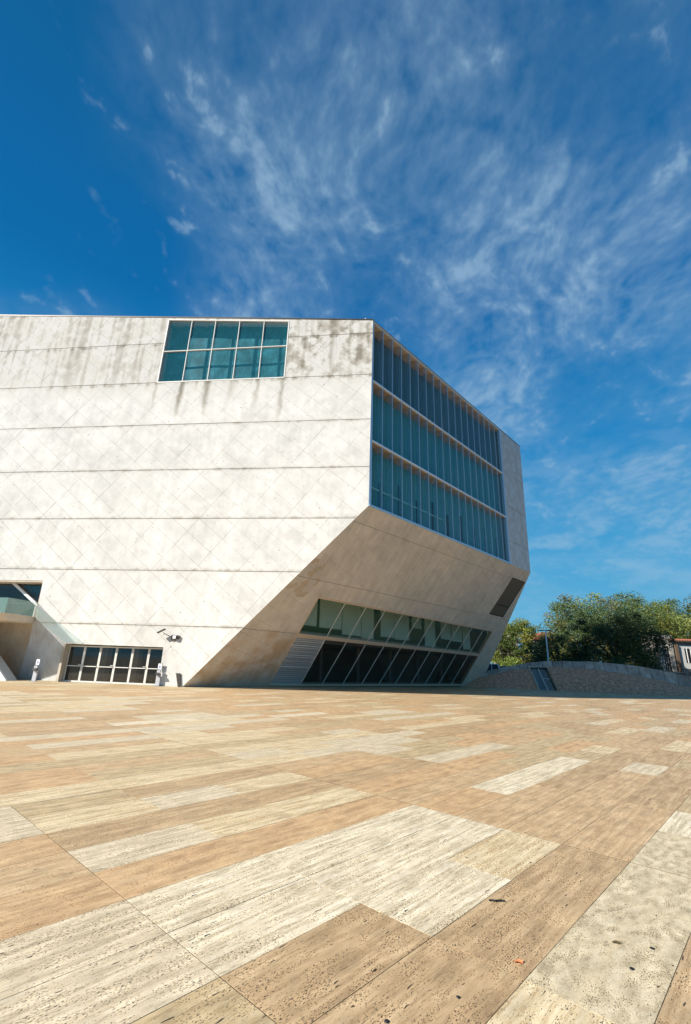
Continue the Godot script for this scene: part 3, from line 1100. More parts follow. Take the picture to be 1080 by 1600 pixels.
func make_doors() -> void:
	var deep := -0.42
	var rev := Mb.new()
	rev.fbox(fF, -8.62, -8.46, -0.2, 2.36, deep - 0.2, -0.003)
	rev.fbox(fF, -1.628, -1.5, -0.2, 2.34, deep - 0.2, -0.021)
	rev.fbox(fF, -8.46, -1.63, 2.362, 2.5, deep - 0.2, -0.03)
	put(hall, "door_reveal", rev.mesh(), M.inner_concrete)
	for i in 6:
		var u0 := -8.44 + 1.133 * i
		var u1 := u0 + 1.12
		var d := put(hall, "door", null)
		var fr := Mb.new()
		fr.fbox(fF, u0, u0 + 0.065, 0.01, 2.3, deep - 0.06, deep)
		fr.fbox(fF, u1 - 0.065, u1, 0.01, 2.3, deep - 0.06, deep)
		fr.fbox(fF, u0 + 0.065, u1 - 0.065, 2.21, 2.3, deep - 0.058, deep - 0.002)
		fr.fbox(fF, u0 + 0.065, u1 - 0.065, 0.01, 0.10, deep - 0.058, deep - 0.002)
		d.mesh = fr.mesh()
		d.material_override = M.frame
		var pn := Mb.new()
		pn.fbox(fF, u0 + 0.08, u1 - 0.08, 0.09, 2.22, deep - 0.036, deep - 0.026)
		put(d, "pane", pn.mesh(), M.door_glass)
		var bar := Mb.new()
		bar.fbox(fF, u0 + 0.065, u1 - 0.065, 0.98, 1.03, deep + 0.03, deep + 0.06)
		bar.fbox(fF, u0 + 0.10, u0 + 0.13, 0.98, 1.03, deep - 0.02, deep + 0.03)
		bar.fbox(fF, u1 - 0.13, u1 - 0.10, 0.98, 1.03, deep - 0.02, deep + 0.03)
		put(d, "push_bar", bar.mesh(), M.frame)
		if i % 2 == 0:
			var hd := Mb.new()
			hd.fbox(fF, u1 - 0.24, u1 - 0.09, 1.08, 1.115, deep + 0.02, deep + 0.05)
			hd.fbox(fF, u1 - 0.08, u1 - 0.05, 0.96, 1.13, deep + 0.0, deep + 0.02)
			put(d, "handle", hd.mesh(), M.frame)
	var ent := room(hall, "entrance_lobby", fF, -8.6, -1.5, -0.12, 2.55, -7.0, deep - 0.21, M.dark_room)
	ent.name = "entrance_lobby"
	for i in 3:
		var c := Mb.new()
		c.fbox(fF, -7.2 + 2.3 * i, -6.7 + 2.3 * i, -0.1, 2.5, -2.6, -2.1)
		put(hall, "lobby_pillar", c.mesh(), M.inner_concrete)

# ---------------------------------------------------------------- entrance stair at the left
func make_stair() -> void:
	# shaded facets under the stair belong to the hall
	var wall := Mb.new()
	var p := func(u: float, v: float, n: float) -> Vector3: return FRONT * u + Vector3.UP * v + FRONT_OUT * n
	var a: Vector3 = p.call(-11.06, 3.93, -0.003)
	var b: Vector3 = p.call(-8.5, 2.39, -0.003)
	var c: Vector3 = p.call(-8.62, -0.2, -0.72)
	var d: Vector3 = p.call(-12.62, -0.25, -1.5)
	var e: Vector3 = p.call(-11.57, 2.47, -0.53)
	var f: Vector3 = p.call(-11.27, 3.72, -0.1)
	var uvp := func(q: Vector3) -> Vector2: return Vector2(q.dot(FRONT), q.y)
	for t in [[a, b, e], [a, e, f], [b, c, d], [b, d, e]]:
		wall.tri(t[0], t[1], t[2], uvp.call(t[0]), uvp.call(t[1]), uvp.call(t[2]))
	put(hall, "folded_wall", wall.mesh(), M.end_concrete)
	var w2 := Mb.new()
	var g: Vector3 = p.call(-18.0, 3.72, -0.9)
	var h: Vector3 = p.call(-18.0, -0.25, -2.3)
	for t in [[f, e, g], [e, d, h], [e, h, g]]:
		w2.tri(t[0], t[1], t[2], uvp.call(t[0]), uvp.call(t[1]), uvp.call(t[2]))
	put(hall, "folded_wall", w2.mesh(), M.inner_concrete)
	# opening above: recess with glazing and white brace
	room(hall, "landing_recess", fF, -20.0, -11.18, 3.95, 6.56, -5.0, -0.41, M.dark_room)
	var rv := Mb.new()
	rv.fbox(fF, -11.18, -11.06, 3.95, 6.52, -0.9, -0.004)
	rv.fbox(fF, -20.0, -11.18, 6.42, 6.56, -0.9, -0.022)
	put(hall, "recess_reveal", rv.mesh(), M.inner_concrete)
	var gl := Mb.new()
	gl.fbox(fF, -20.0, -11.2, 4.06, 6.42, -0.93, -0.915)
	put(hall, "recess_pane", gl.mesh(), M.door_glass)
	var sg := Mb.new()
	sg.plate(fF, PackedVector2Array([Vector2(-13.5, 6.40), Vector2(-11.25, 6.40), Vector2(-11.7, 5.55), Vector2(-12.35, 5.75)]), -0.97, -0.95, Vector2.ZERO, Vector2.ONE)
	put(hall, "blue_pane", sg.mesh(), M.teal_back)
	var br := Mb.new()
	br.fbar(fF, Vector2(-14.15, 6.5), Vector2(-11.5, 4.72), 0.17, -0.88, -0.7)
	put(hall, "white_brace", br.mesh(), M.white_paint)
	var lampbar := Mb.new()
	lampbar.fbox(fF, -15.6, -14.3, 5.2, 5.27, -2.6, -2.5)
	put(hall, "pale_shelf", lampbar.mesh(), M.white_paint)
	# the stair itself
	var st := thing("entrance_stair", "concrete stair landing with glass balustrades at the left end of front", "stair", FOOT)
	var ld := Mb.new()
	var top := [p.call(-18.0, 4.05, -0.9), p.call(-18.0, 4.05, 2.6), p.call(-11.12, 4.05, 2.6), p.call(-11.12, 4.05, -0.9)]
	var bot := [p.call(-18.0, 3.62, -0.9), p.call(-18.0, 3.62, 2.15), p.call(-11.3, 3.62, 2.15), p.call(-11.3, 3.62, -0.9)]
	ld.quad(top[0], top[1], top[2], top[3])
	ld.quad(bot[3], bot[2], bot[1], bot[0])
	for k in 4:
		var l := (k + 1) % 4
		ld.quad(bot[k], top[k], top[l], bot[l])
	put(st, "landing", ld.mesh(), M.under)
	var g1 := Mb.new()
	g1.box(p.call(-11.2, 4.06, -0.2), FRONT * 0.02, Vector3.UP * 0.95, FRONT_OUT * 2.7)
	put(st, "balustrade_pane", g1.mesh(), M.rail_glass)
	var g2 := Mb.new()
	g2.box(p.call(-17.5, 4.06, 2.48), FRONT * 6.28, Vector3.UP * 0.95, FRONT_OUT * 0.02)
	put(st, "balustrade_pane", g2.mesh(), M.rail_glass)
	var g3 := Mb.new()
	g3.plate(fF, PackedVector2Array([Vector2(-11.2, 4.82), Vector2(-7.15, 2.46), Vector2(-8.5, 2.42), Vector2(-11.03, 3.95)]), 0.05, 0.065, Vector2.ZERO, Vector2.ONE, true)
	put(st, "balustrade_pane", g3.mesh(), M.pale_glass)
	var pn := Mb.new()
	pn.box(p.call(-11.45, 4.06, -0.6), FRONT * 0.05, Vector3.UP * 0.75, FRONT_OUT * 0.12)
	pn.box(p.call(-11.75, 4.06, -0.6), FRONT * 0.05, Vector3.UP * 0.75, FRONT_OUT * 0.12)
	put(st, "post", pn.mesh(), M.white_paint)
	var fl := Mb.new()
	var fp := PackedVector2Array([Vector2(-10.9, -0.1), Vector2(-16.6, 4.0), Vector2(-16.6, 3.4), Vector2(-11.8, -0.1)])
	fl.plate([Vector3.ZERO, FRONT, Vector3.UP, FRONT_OUT], PackedVector2Array([Vector2(-10.95, -0.1), Vector2(-15.5, 4.0), Vector2(-17.5, 4.0), Vector2(-17.5, -0.1)]), 0.3, 1.1, Vector2.ZERO, Vector2.ONE, true)
	put(st, "flight", fl.mesh(), M.under)
	var kb := Mb.new()
	kb.fbar(fF, Vector2(-11.1, -0.05), Vector2(-16.6, 5.0), 0.22, 1.12, 1.28)
	put(st, "kerb", kb.mesh(), M.white_paint)

# ---------------------------------------------------------------- paved mound, its kerb and doorway
var crest := [[14.0, 0.3, 0.8], [16.0, 0.61, 1.11], [17.3, 0.87, 1.38], [20.5, 1.71, 2.15], [23.3, 2.16, 2.72], [25.65, 2.26, 2.93], [29.8, 2.10, 2.97], [32.3, 1.84, 2.8], [34.7, 1.51, 2.6], [37.1, 1.05, 2.2], [39.4, 0.59, 1.75], [44.0, -0.1, 0.9], [52.0, -0.35, 0.4]]

func foot_z(x: float) -> float:
	return lerpf(-55.5, -49.0, clampf((x - 17.0) / 43.0, -0.2, 1.2))

func crest_at(x: float, k: int) -> float:
	for i in crest.size() - 1:
		if x <= crest[i + 1][0]:
			return lerpf(crest[i][k], crest[i + 1][k], clampf((x - float(crest[i][0])) / (float(crest[i + 1][0]) - float(crest[i][0])), 0, 1))
	return crest[-1][k]

func make_mound() -> void:
	var md := Node3D.new()
	md.name = "paved_mound"
	add_child(md)
	md.set_meta("kind", "structure")
	md.set_meta("label", "travertine-clad mound rising at the edge of the plaza")
	var face := Mb.new()
	var xs := []
	var x := 13.0
	while x < 54.0:
		xs.append(x)
		x += 0.5
	xs.append(22.5)
	xs.append(24.4)
	xs.sort()
	var rows := 9
	var pt := func(px: float, t: float) -> Vector3:
		var top := crest_at(px, 1)
		var y := lerpf(-0.62, top, 1.0 - pow(1.0 - t, 1.25)) if top > -0.5 else -0.62
		return Vector3(px, y, foot_z(px) - 0.5 - 2.7 * t)
	for i in xs.size() - 1:
		var x0: float = xs[i]
		var x1: float = xs[i + 1]
		if x1 - x0 < 0.01:
			continue
		if x0 > 22.45 and x1 < 24.45:
			continue
		for j in rows:
			var t0 := float(j) / rows
			var t1 := float(j + 1) / rows
			face.quad(pt.call(x0, t0), pt.call(x0, t1), pt.call(x1, t1), pt.call(x1, t0), Vector2(t0 * 5 + x0 * 0.7, x0 - t0 * 2), Vector2(t1 * 5 + x0 * 0.7, x0 - t1 * 2), Vector2(t1 * 5 + x1 * 0.7, x1 - t1 * 2), Vector2(t0 * 5 + x1 * 0.7, x1 - t0 * 2))
	put(md, "slope", face.mesh(), M.mound)
	var back := Mb.new()
	for i in xs.size() - 1:
		var x0: float = xs[i]
		var x1: float = xs[i + 1]
		var a := Vector3(x0, crest_at(x0, 2) - 0.06, foot_z(x0) - 3.3)
		var b := Vector3(x1, crest_at(x1, 2) - 0.06, foot_z(x1) - 3.3)
		var c := Vector3(x1, maxf(crest_at(x1, 2) - 0.4, -0.4), foot_z(x1) - 6.5)
		var d := Vector3(x0, maxf(crest_at(x0, 2) - 0.4, -0.4), foot_z(x0) - 6.5)
		back.quad(a, d, c, b, Vector2(x0, 0), Vector2(x0, 3), Vector2(x1, 3), Vector2(x1, 0))
		if not (x0 > 22.45 and x1 < 24.45):
			back.quad(d, d - Vector3(0, 5, 0), c - Vector3(0, 5, 0), c)
	put(md, "mound_top", back.mesh(), M.mound)
	# kerb of granite blocks along the crest
	x = 13.2
	while x < 50.0:
		var l := rng.randf_range(1.05, 1.35)
		var x1 := x + l - 0.05
		var mb := Mb.new()
		var q := []
		for k in [[x, 0.0], [x1, 0.0]]:
			var xx: float = k[0]
			for dz in [-3.2, -3.7]:
				q.append(Vector3(xx, crest_at(xx, 1) - 0.05, foot_z(xx) + float(dz) + 0.03))
				q.append(Vector3(xx, crest_at(xx, 2) + rng.randf_range(-0.01, 0.01), foot_z(xx) + float(dz) - 0.12))
		mb.quad(q[0], q[1], q[5], q[4], Vector2(x, 0), Vector2(x, 1), Vector2(x1, 1), Vector2(x1, 0))
		mb.quad(q[1], q[3], q[7], q[5], Vector2(x, 1), Vector2(x, 2), Vector2(x1, 2), Vector2(x1, 1))
		mb.quad(q[2], q[6], q[7], q[3])
		mb.quad(q[0], q[2], q[3], q[1])
		mb.quad(q[4], q[5], q[7], q[6])
		put(md, "kerb_stone", mb.mesh(), [M.granite, M.granite_pale, M.granite_dark][rng.randi() % 3])
		x += l
	# doorway lying in the slope, with a passage behind it
	var z0 := foot_z(23.4)
	var way := Mb.new()
	var side := [Vector3.ZERO, Vector3.BACK, Vector3.UP, Vector3.RIGHT]
	var cheek := PackedVector2Array([Vector2(z0 - 0.5, -0.62), Vector2(z0 - 1.3, 0.32), Vector2(z0 - 2.05, 1.12), Vector2(z0 - 3.2, 2.1), Vector2(z0 - 6.6, 2.1), Vector2(z0 - 6.6, -0.62)])
	way.plate(side, cheek, 22.36, 22.499, Vector2.ZERO, Vector2.ONE, true)
	way.plate(side, cheek, 24.401, 24.54, Vector2.ZERO, Vector2.ONE, true)
	way.box(Vector3(22.36, 2.1, z0 - 6.6), Vector3(2.18, 0, 0), Vector3(0, 0.14, 0), Vector3(0, 0, 3.4))
	way.box(Vector3(22.36, -0.77, z0 - 6.6), Vector3(2.18, 0, 0), Vector3(0, 0.15, 0), Vector3(0, 0, 6.2))
	put(md, "passage", way.mesh(), M.inner_concrete)
	var low := Vector3(22.5, -0.5, z0 - 0.72)
	var lean := (Vector3(22.5, 2.02, z0 - 3.12) - low)
	var long := lean.length()
	lean /= long
	var dr := thing("passage_door", "dark glazed door of two panes set into the paved mound", "door", low)
	var df := [Vector3.ZERO, Vector3.RIGHT, lean, Vector3.RIGHT.cross(lean)]
	var fr := Mb.new()
	fr.fbox(df, 0.0, 0.07, 0.0, long, -0.08, 0.03)
	fr.fbox(df, 1.83, 1.9, 0.0, long, -0.08, 0.03)
	fr.fbox(df, 0.07, 1.83, long - 0.1, long, -0.078, 0.028)
	fr.fbox(df, 0.07, 1.83, 0.0, 0.12, -0.078, 0.028)
	put(dr, "frame", fr.mesh(), M.dark_metal)
	var po := Mb.new()
	po.fbox(df, 0.92, 0.98, 0.12, long - 0.1, -0.09, 0.04)
	put(dr, "post", po.mesh(), M.frame)
	var sill := Mb.new()
	sill.fbox(df, 0.98, 1.83, 1.9, 1.94, -0.05, 0.01)
	put(dr, "rail", sill.mesh(), M.frame)
	for k in 2:
		var g := Mb.new()
		g.fbox(df, 0.07 + 0.93 * k, 0.9 + 0.93 * k, 0.12, long - 0.1, -0.03, -0.018)
		put(dr, "pane", g.mesh(), M.clear)

func car(called: String, label: String, at: Vector3, turn: float, paint: Material, tall: float) -> void:
	var c := thing(called, label, "van" if tall > 1.7 else "car", at)
	c.rotation.y = turn
	var side := PackedVector2Array([Vector2(-2.1, 0.3), Vector2(2.1, 0.3), Vector2(2.15, 0.75), Vector2(1.9, 0.92), Vector2(1.15, 1.0), Vector2(0.55, tall), Vector2(-1.5, tall), Vector2(-2.05, 1.0), Vector2(-2.15, 0.8)])
	var f := [Vector3.ZERO, Vector3.RIGHT, Vector3.UP, Vector3.BACK]
	var b := Mb.new()
	b.plate(f, side, -0.85, 0.85, Vector2.ZERO, Vector2.ONE, true)
	put(c, "body", b.mesh(), paint)
	for s in [-1, 1]:
		for k in 2:
			var g := Mb.new()
			var q := PackedVector2Array([Vector2(-1.65 + 1.25 * k, 1.02), Vector2(-0.5 + 1.35 * k, 1.02), Vector2(-0.5 + 0.95 * k, tall - 0.1), Vector2(-1.4 + 1.0 * k, tall - 0.1)])
			g.plate(f, q, 0.851 * s, 0.862 * s, Vector2.ZERO, Vector2.ONE, true)
			put(c, "window", g.mesh(), M.black)
		for k in [-1.3, 1.3]:
			var w := Mb.new()
			w.limb(Vector3(k, 0.32, 0.66 * s), Vector3(k, 0.32, 0.88 * s), 0.32, 0.32, 18)
			var wheel := put(c, "wheel", w.mesh(), M.black)
			var rim := Mb.new()
			rim.limb(Vector3(k, 0.32, 0.88 * s), Vector3(k, 0.32, 0.89 * s), 0.19, 0.17, 14)
			put(wheel, "rim", rim.mesh(), M.steel)
	for s in [-0.55, 0.55]:
		var l := Mb.new()
		l.box(Vector3(2.12, 0.62, s - 0.16), Vector3(0.05, 0, 0), Vector3(0, 0.13, 0), Vector3(0, 0, 0.32))
		put(c, "headlight", l.mesh(), M.white_paint)

# ---------------------------------------------------------------- street beyond the mound
func make_street() -> void:
	car("parked_car", "blue car seen through the door in the paved mound", Vector3(27.2, -0.5, -64.0), 0.12, plain(Color8(110, 180, 210), 0.25), 1.45)
	car("parked_van", "white van roof showing above the mound beside the hall", Vector3(20.3, 0.3, -65.5), 0.3, plain(Color8(225, 230, 238), 0.3), 2.15)
	var wl := thing("boundary_wall", "dark brown wall behind the parked car, seen through the door", "wall", Vector3(14, -0.5, -67.5))
	var mb := Mb.new()
	mb.box(Vector3.ZERO, Vector3(34, 0, 0), Vector3(0, 2.6, 0), Vector3(0, 0, -0.3))
	put(wl, "wall", mb.mesh(), plain(Color8(150, 96, 72), 0.9))
	var cp := Mb.new()
	cp.box(Vector3(-0.05, 2.6, 0.05), Vector3(34.1, 0, 0), Vector3(0, 0.12, 0), Vector3(0, 0, -0.4))
	put(wl, "coping", cp.mesh(), M.granite)
	# street lamp
	var lp := thing("street_lamp", "pale slender street lamp post rising behind the mound", "street lamp", Vector3(28.4, -0.5, -66.0))
	mb = Mb.new()
	mb.limb(Vector3(0, 0, 0), Vector3(0, 7.55, 0), 0.13, 0.08, 12)
	put(lp, "post", mb.mesh(), plain(Color8(214, 218, 220), 0.4))
	mb = Mb.new()
	mb.limb(Vector3(-0.8, 7.6, 0), Vector3(0.75, 7.66, 0), 0.05, 0.05, 8)
	put(lp, "arm", mb.mesh(), M.dark_metal)
	for s in [-1, 1]:
		mb = Mb.new()
		mb.plate([Vector3(0, 7.56, 0), Vector3.RIGHT * s, Vector3.BACK, Vector3.UP], PackedVector2Array([Vector2(0.25, -0.1), Vector2(0.85, -0.16), Vector2(0.95, 0), Vector2(0.85, 0.16), Vector2(0.25, 0.1)]), -0.03, 0.07, Vector2.ZERO, Vector2.ONE, true)
		put(lp, "lamp_head", mb.mesh(), M.dark_metal)
	# house with tiled roof at the right
	var hs := thing("stone_house", "grey stone house with orange tiled roof behind the kerb", "house", Vector3(50.4, -0.5, -76.0))
	mb = Mb.new()
	mb.box(Vector3(2.6, 0, -6), Vector3(9, 0, 0), Vector3(0, 7.3, 0), Vector3(0, 0, 5.7))
	put(hs, "wall", mb.mesh(), M.house_wall)
	mb = Mb.new()
	mb.box(Vector3(0.0, 0, -4), Vector3(2.6, 0, 0), Vector3(0, 8.4, 0), Vector3(0, 0, 3.8))
	put(hs, "gable_bay", mb.mesh(), M.house_wall)
	for u in [0.05, 1.75]:
		mb = Mb.new()
		mb.box(Vector3(u, 0, -0.2), Vector3(0.62, 0, 0), Vector3(0, 7.2, 0), Vector3(0, 0, 0.25))
		mb.box(Vector3(u - 0.08, 7.2, -0.25), Vector3(0.78, 0, 0), Vector3(0, 0.3, 0), Vector3(0, 0, 0.36))
		put(hs, "pilaster", mb.mesh(), M.house_wall)
	var gw := Mb.new()
	gw.box(Vector3(0.69, 2.6, -0.195), Vector3(1.04, 0, 0), Vector3(0, 4.1, 0), Vector3(0, 0, 0.03))
	var win := put(hs, "grille_window", gw.mesh(), M.black)
	for k in 6:
		mb = Mb.new()
		mb.box(Vector3(0.69, 2.9 + 0.65 * k, -0.16), Vector3(1.04, 0, 0), Vector3(0, 0.07, 0), Vector3(0, 0, 0.04))
		put(win, "bar", mb.mesh(), M.house_wall)
	for k in 2:
		mb = Mb.new()
		mb.box(Vector3(1.0 + 0.36 * k, 2.6, -0.158), Vector3(0.06, 0, 0), Vector3(0, 4.1, 0), Vector3(0, 0, 0.036))
		put(win, "bar", mb.mesh(), M.house_wall)
	mb = Mb.new()
	mb.box(Vector3(2.7, 0, -0.3), Vector3(0.5, 0, 0), Vector3(0, 7.0, 0), Vector3(0, 0, 0.4))
	put(hs, "downpipe_pier", mb.mesh(), plain(Color8(98, 82, 66), 0.9))
	mb = Mb.new()
	mb.box(Vector3(3.5, 3.3, -0.3), Vector3(4.2, 0, 0), Vector3(0, 3.6, 0), Vector3(0, 0, 0.08))
	var wf := put(hs, "window", mb.mesh(), M.house_trim)
	mb = Mb.new()
	mb.box(Vector3(4.3, 4.2, -0.22), Vector3(2.7, 0, 0), Vector3(0, 2.2, 0), Vector3(0, 0, 0.02))
	put(wf, "pane", mb.mesh(), M.black)
	for k in 4:
		mb = Mb.new()
		mb.box(Vector3(4.55 + 0.62 * k, 4.2, -0.2), Vector3(0.12, 0, 0), Vector3(0, 2.2, 0), Vector3(0, 0, 0.04))
		put(wf, "glazing_bar", mb.mesh(), M.white_paint)
	mb = Mb.new()
	mb.box(Vector3(2.2, 7.3, -6.3), Vector3(10, 0, 0), Vector3(0, 0.22, 0), Vector3(0, 0, 6.5))
	put(hs, "eaves", mb.mesh(), M.dark_metal)
	var rf := Mb.new()
	for k in 22:
		var xx := 2.3 + 0.42 * k
		rf.limb(Vector3(xx, 7.58, 0.2), Vector3(xx, 7.85, -1.4), 0.14, 0.14, 8)
	var roof := put(hs, "roof", rf.mesh(), M.roof_tile)
	roof.set_meta("label", "orange clay tile roof")
	# steps and little wall of the house's forecourt
	var fw := thing("garden_wall", "low grey garden wall with a pier below the house", "wall", Vector3(53.0, -0.5, -74.5))
	mb = Mb.new()
	mb.box(Vector3(0, 0, 0), Vector3(8, 0, 0), Vector3(0, 3.1, 0), Vector3(0, 0, -0.3))
	put(fw, "wall", mb.mesh(), M.granite)
	mb = Mb.new()
	mb.box(Vector3(1.7, 0, 0.1), Vector3(0.7, 0, 0), Vector3(0, 3.6, 0), Vector3(0, 0, -0.5))
	put(fw, "pier", mb.mesh(), M.house_wall)
	# bits of the town behind the trees
	var fb := thing("white_house", "small white house peeping over the trees by the hall", "house", Vector3(36.6, -0.5, -110.0))
	mb = Mb.new()
	mb.box(Vector3(0, 0, -6), Vector3(4.2, 0, 0), Vector3(0, 11.2, 0), Vector3(0, 0, 6))
	put(fb, "wall", mb.mesh(), M.house_wall)
	mb = Mb.new()
	mb.plate([Vector3(0, 11.2, 0.2), Vector3.RIGHT, Vector3.UP, Vector3.FORWARD], PackedVector2Array([Vector2(-0.3, 0), Vector2(4.5, 0), Vector2(2.1, 0.8)]), 0.0, 6.4, Vector2.ZERO, Vector2.ONE, true)
	put(fb, "roof", mb.mesh(), M.roof_tile)
	for k in 2:
		mb = Mb.new()
		mb.box(Vector3(0.7 + 1.7 * k, 9.0, 0.0), Vector3(0.9, 0, 0), Vector3(0, 1.3, 0), Vector3(0, 0, 0.05))
		put(fb, "window", mb.mesh(), M.black)
	var oh := thing("tiled_house", "house with salmon tiled roof half hidden behind the lamp", "house", Vector3(39.0, -0.5, -96.0))
	mb = Mb.new()
	mb.box(Vector3(0, 0, -6), Vector3(6.4, 0, 0), Vector3(0, 8.2, 0), Vector3(0, 0, 6))
	put(oh, "wall", mb.mesh(), M.house_wall)
	mb = Mb.new()
	mb.plate([Vector3(0, 8.2, 0.3), Vector3.RIGHT, Vector3.UP, Vector3.FORWARD], PackedVector2Array([Vector2(-0.4, 0), Vector2(6.8, 0), Vector2(5.0, 1.5), Vector2(1.4, 1.5)]), 0.0, 6.6, Vector2.ZERO, Vector2.ONE, true)
	put(oh, "roof", mb.mesh(), M.roof_tile)

# ---------------------------------------------------------------- trees
func leaf_material() -> StandardMaterial3D:
	if not M.has("leaf"):
		var m := StandardMaterial3D.new()
		m.vertex_color_use_as_albedo = true
		m.roughness = 0.6
		m.backlight_enabled = true
		m.backlight = Color(0.55, 0.55, 0.4)
		m.cull_mode = BaseMaterial3D.CULL_DISABLED
		M.leaf = m
	return M.leaf

func tree(called: String, label: String, at: Vector3, height: float, width: float, seed_: int, leaves: int, size: float, tints: Array, squat := 0.5) -> void:
	var r := RandomNumberGenerator.new()
	r.seed = seed_
	var t := thing(called, label, "tree", at)
	var tr := Mb.new()
	var fork := Vector3(0, height * 0.32, 0)
	tr.limb(Vector3(0, -0.6, 0), fork, height * 0.032, height * 0.022, 9)
	var clumps := []
	var n := 32
	for i in n:
		var ang := TAU * (i * 0.618)
		var lift := (i + 0.5) / n
		var rad := width * 0.5 * sqrt(clampf(1.0 - pow((lift - 0.38) * 1.45, 2.0), 0.05, 1.0)) * r.randf_range(0.55, 0.98)
		var c := Vector3(cos(ang) * rad, height * lerpf(0.1 if squat > 0.85 else (0.2 if squat > 0.6 else 0.3), 0.95, lift), sin(ang) * rad)
		var q := width * r.randf_range(0.08, 0.2)
		clumps.append([c, q])
		if i % 2 == 0:
			var mid := fork.lerp(c, 0.55) + Vector3(0, height * 0.04, 0)
			tr.limb(fork, mid, height * 0.012, height * 0.008, 6)
			tr.limb(mid, c, height * 0.008, height * 0.003, 5)
	for i in 26:
		var ang := r.randf() * TAU
		var lift := r.randf_range(0.45, 1.0)
		var rad := width * 0.5 * sqrt(clampf(1.0 - pow((lift - 0.38) * 1.4, 2.0), 0.03, 1.0)) * r.randf_range(0.95, 1.15)
		clumps.append([Vector3(cos(ang) * rad, height * lerpf(0.2, 1.02, lift), sin(ang) * rad), width * r.randf_range(0.025, 0.06)])
	put(t, "trunk", tr.mesh(), M.bark)
	var mb := Mb.new()
	var share := 0.0
	for cl in clumps:
		share += pow(cl[1], 2.0)
	for cl in clumps:
		var cen: Vector3 = cl[0]
		var q: float = cl[1]
		var per := int(leaves * q * q / share)
		var shade_tint: Color = tints[r.randi() % tints.size()]
		var tone := r.randf_range(0.65, 1.25)
		shade_tint = Color(shade_tint.r * tone, shade_tint.g * tone, shade_tint.b * tone)
		for i in per:
			var d := Vector3(r.randfn(), r.randfn(), r.randfn()).normalized()
			var p: Vector3 = cen + d * q * pow(r.randf(), 0.45) * Vector3(1.15, 0.85, 1.15) * (1.0 if r.randf() > 0.03 else 1.25)
			var ax := Vector3(r.randfn(), r.randfn() * 0.6, r.randfn()).normalized()
			var bx := ax.cross(Vector3(r.randfn(), r.randfn(), r.randfn())).normalized()
			var s := size * r.randf_range(0.6, 1.25)
			var c: Color = shade_tint.lerp(tints[r.randi() % tints.size()], 0.25)
			var f := r.randf_range(0.75, 1.25)
			c = Color(c.r * f, c.g * f, c.b * f)
			mb.quad(p - ax * s, p + bx * s * 0.42, p + ax * s, p - bx * s * 0.42)
			for k in 6:
				mb.c.append(c)
	put(t, "crown", mb.mesh(), leaf_material())

func make_trees() -> void:
	var dark := [Color(0.030, 0.060, 0.018), Color(0.045, 0.080, 0.024), Color(0.060, 0.100, 0.030)]
	var mixed := [Color(0.07, 0.11, 0.02), Color(0.12, 0.15, 0.025), Color(0.19, 0.18, 0.03)]
	var leafy := [Color(0.12, 0.18, 0.03), Color(0.20, 0.24, 0.035), Color(0.26, 0.25, 0.04), Color(0.07, 0.12, 0.025)]
	var autumn := [Color(0.09, 0.14, 0.028), Color(0.17, 0.20, 0.035), Color(0.15, 0.13, 0.035), Color(0.06, 0.10, 0.024)]
	tree("broadleaf_tree", "yellow-green bushy tree right beside the hall's sloping end", Vector3(33.0, -0.5, -92.0), 11.0, 11.0, 71, 40000, 0.16, leafy, 0.9)
	tree("broadleaf_tree", "dark bush just right of the street lamp", Vector3(32.8, -0.5, -73.0), 7.7, 8.4, 72, 26000, 0.13, dark, 0.9)
	tree("broadleaf_tree", "large dark green tree in front of the autumn-tinted one", Vector3(40.4, -0.5, -70.5), 11.4, 12.5, 73, 52000, 0.14, dark, 0.9)
	tree("broadleaf_tree", "tall autumn-tinted tree rising behind the dark green tree", Vector3(50.5, -0.5, -91.0), 15.8, 23.0, 74, 60000, 0.19, autumn, 0.7)
	tree("broadleaf_tree", "olive and rust tree behind the tiled stone house", Vector3(71.0, -0.5, -96.0), 16.8, 19.5, 75, 52000, 0.19, autumn, 0.7)
	tree("broadleaf_tree", "small green tree filling the gap left of the stone house", Vector3(57.0, -0.5, -86.0), 12.0, 10.5, 76, 24000, 0.16, mixed, 0.8)
	tree("broadleaf_tree", "leafy branch tree at the right edge before the house window", Vector3(56.0, -0.5, -72.0), 8.3, 4.6, 77, 10000, 0.13, dark, 0.5)

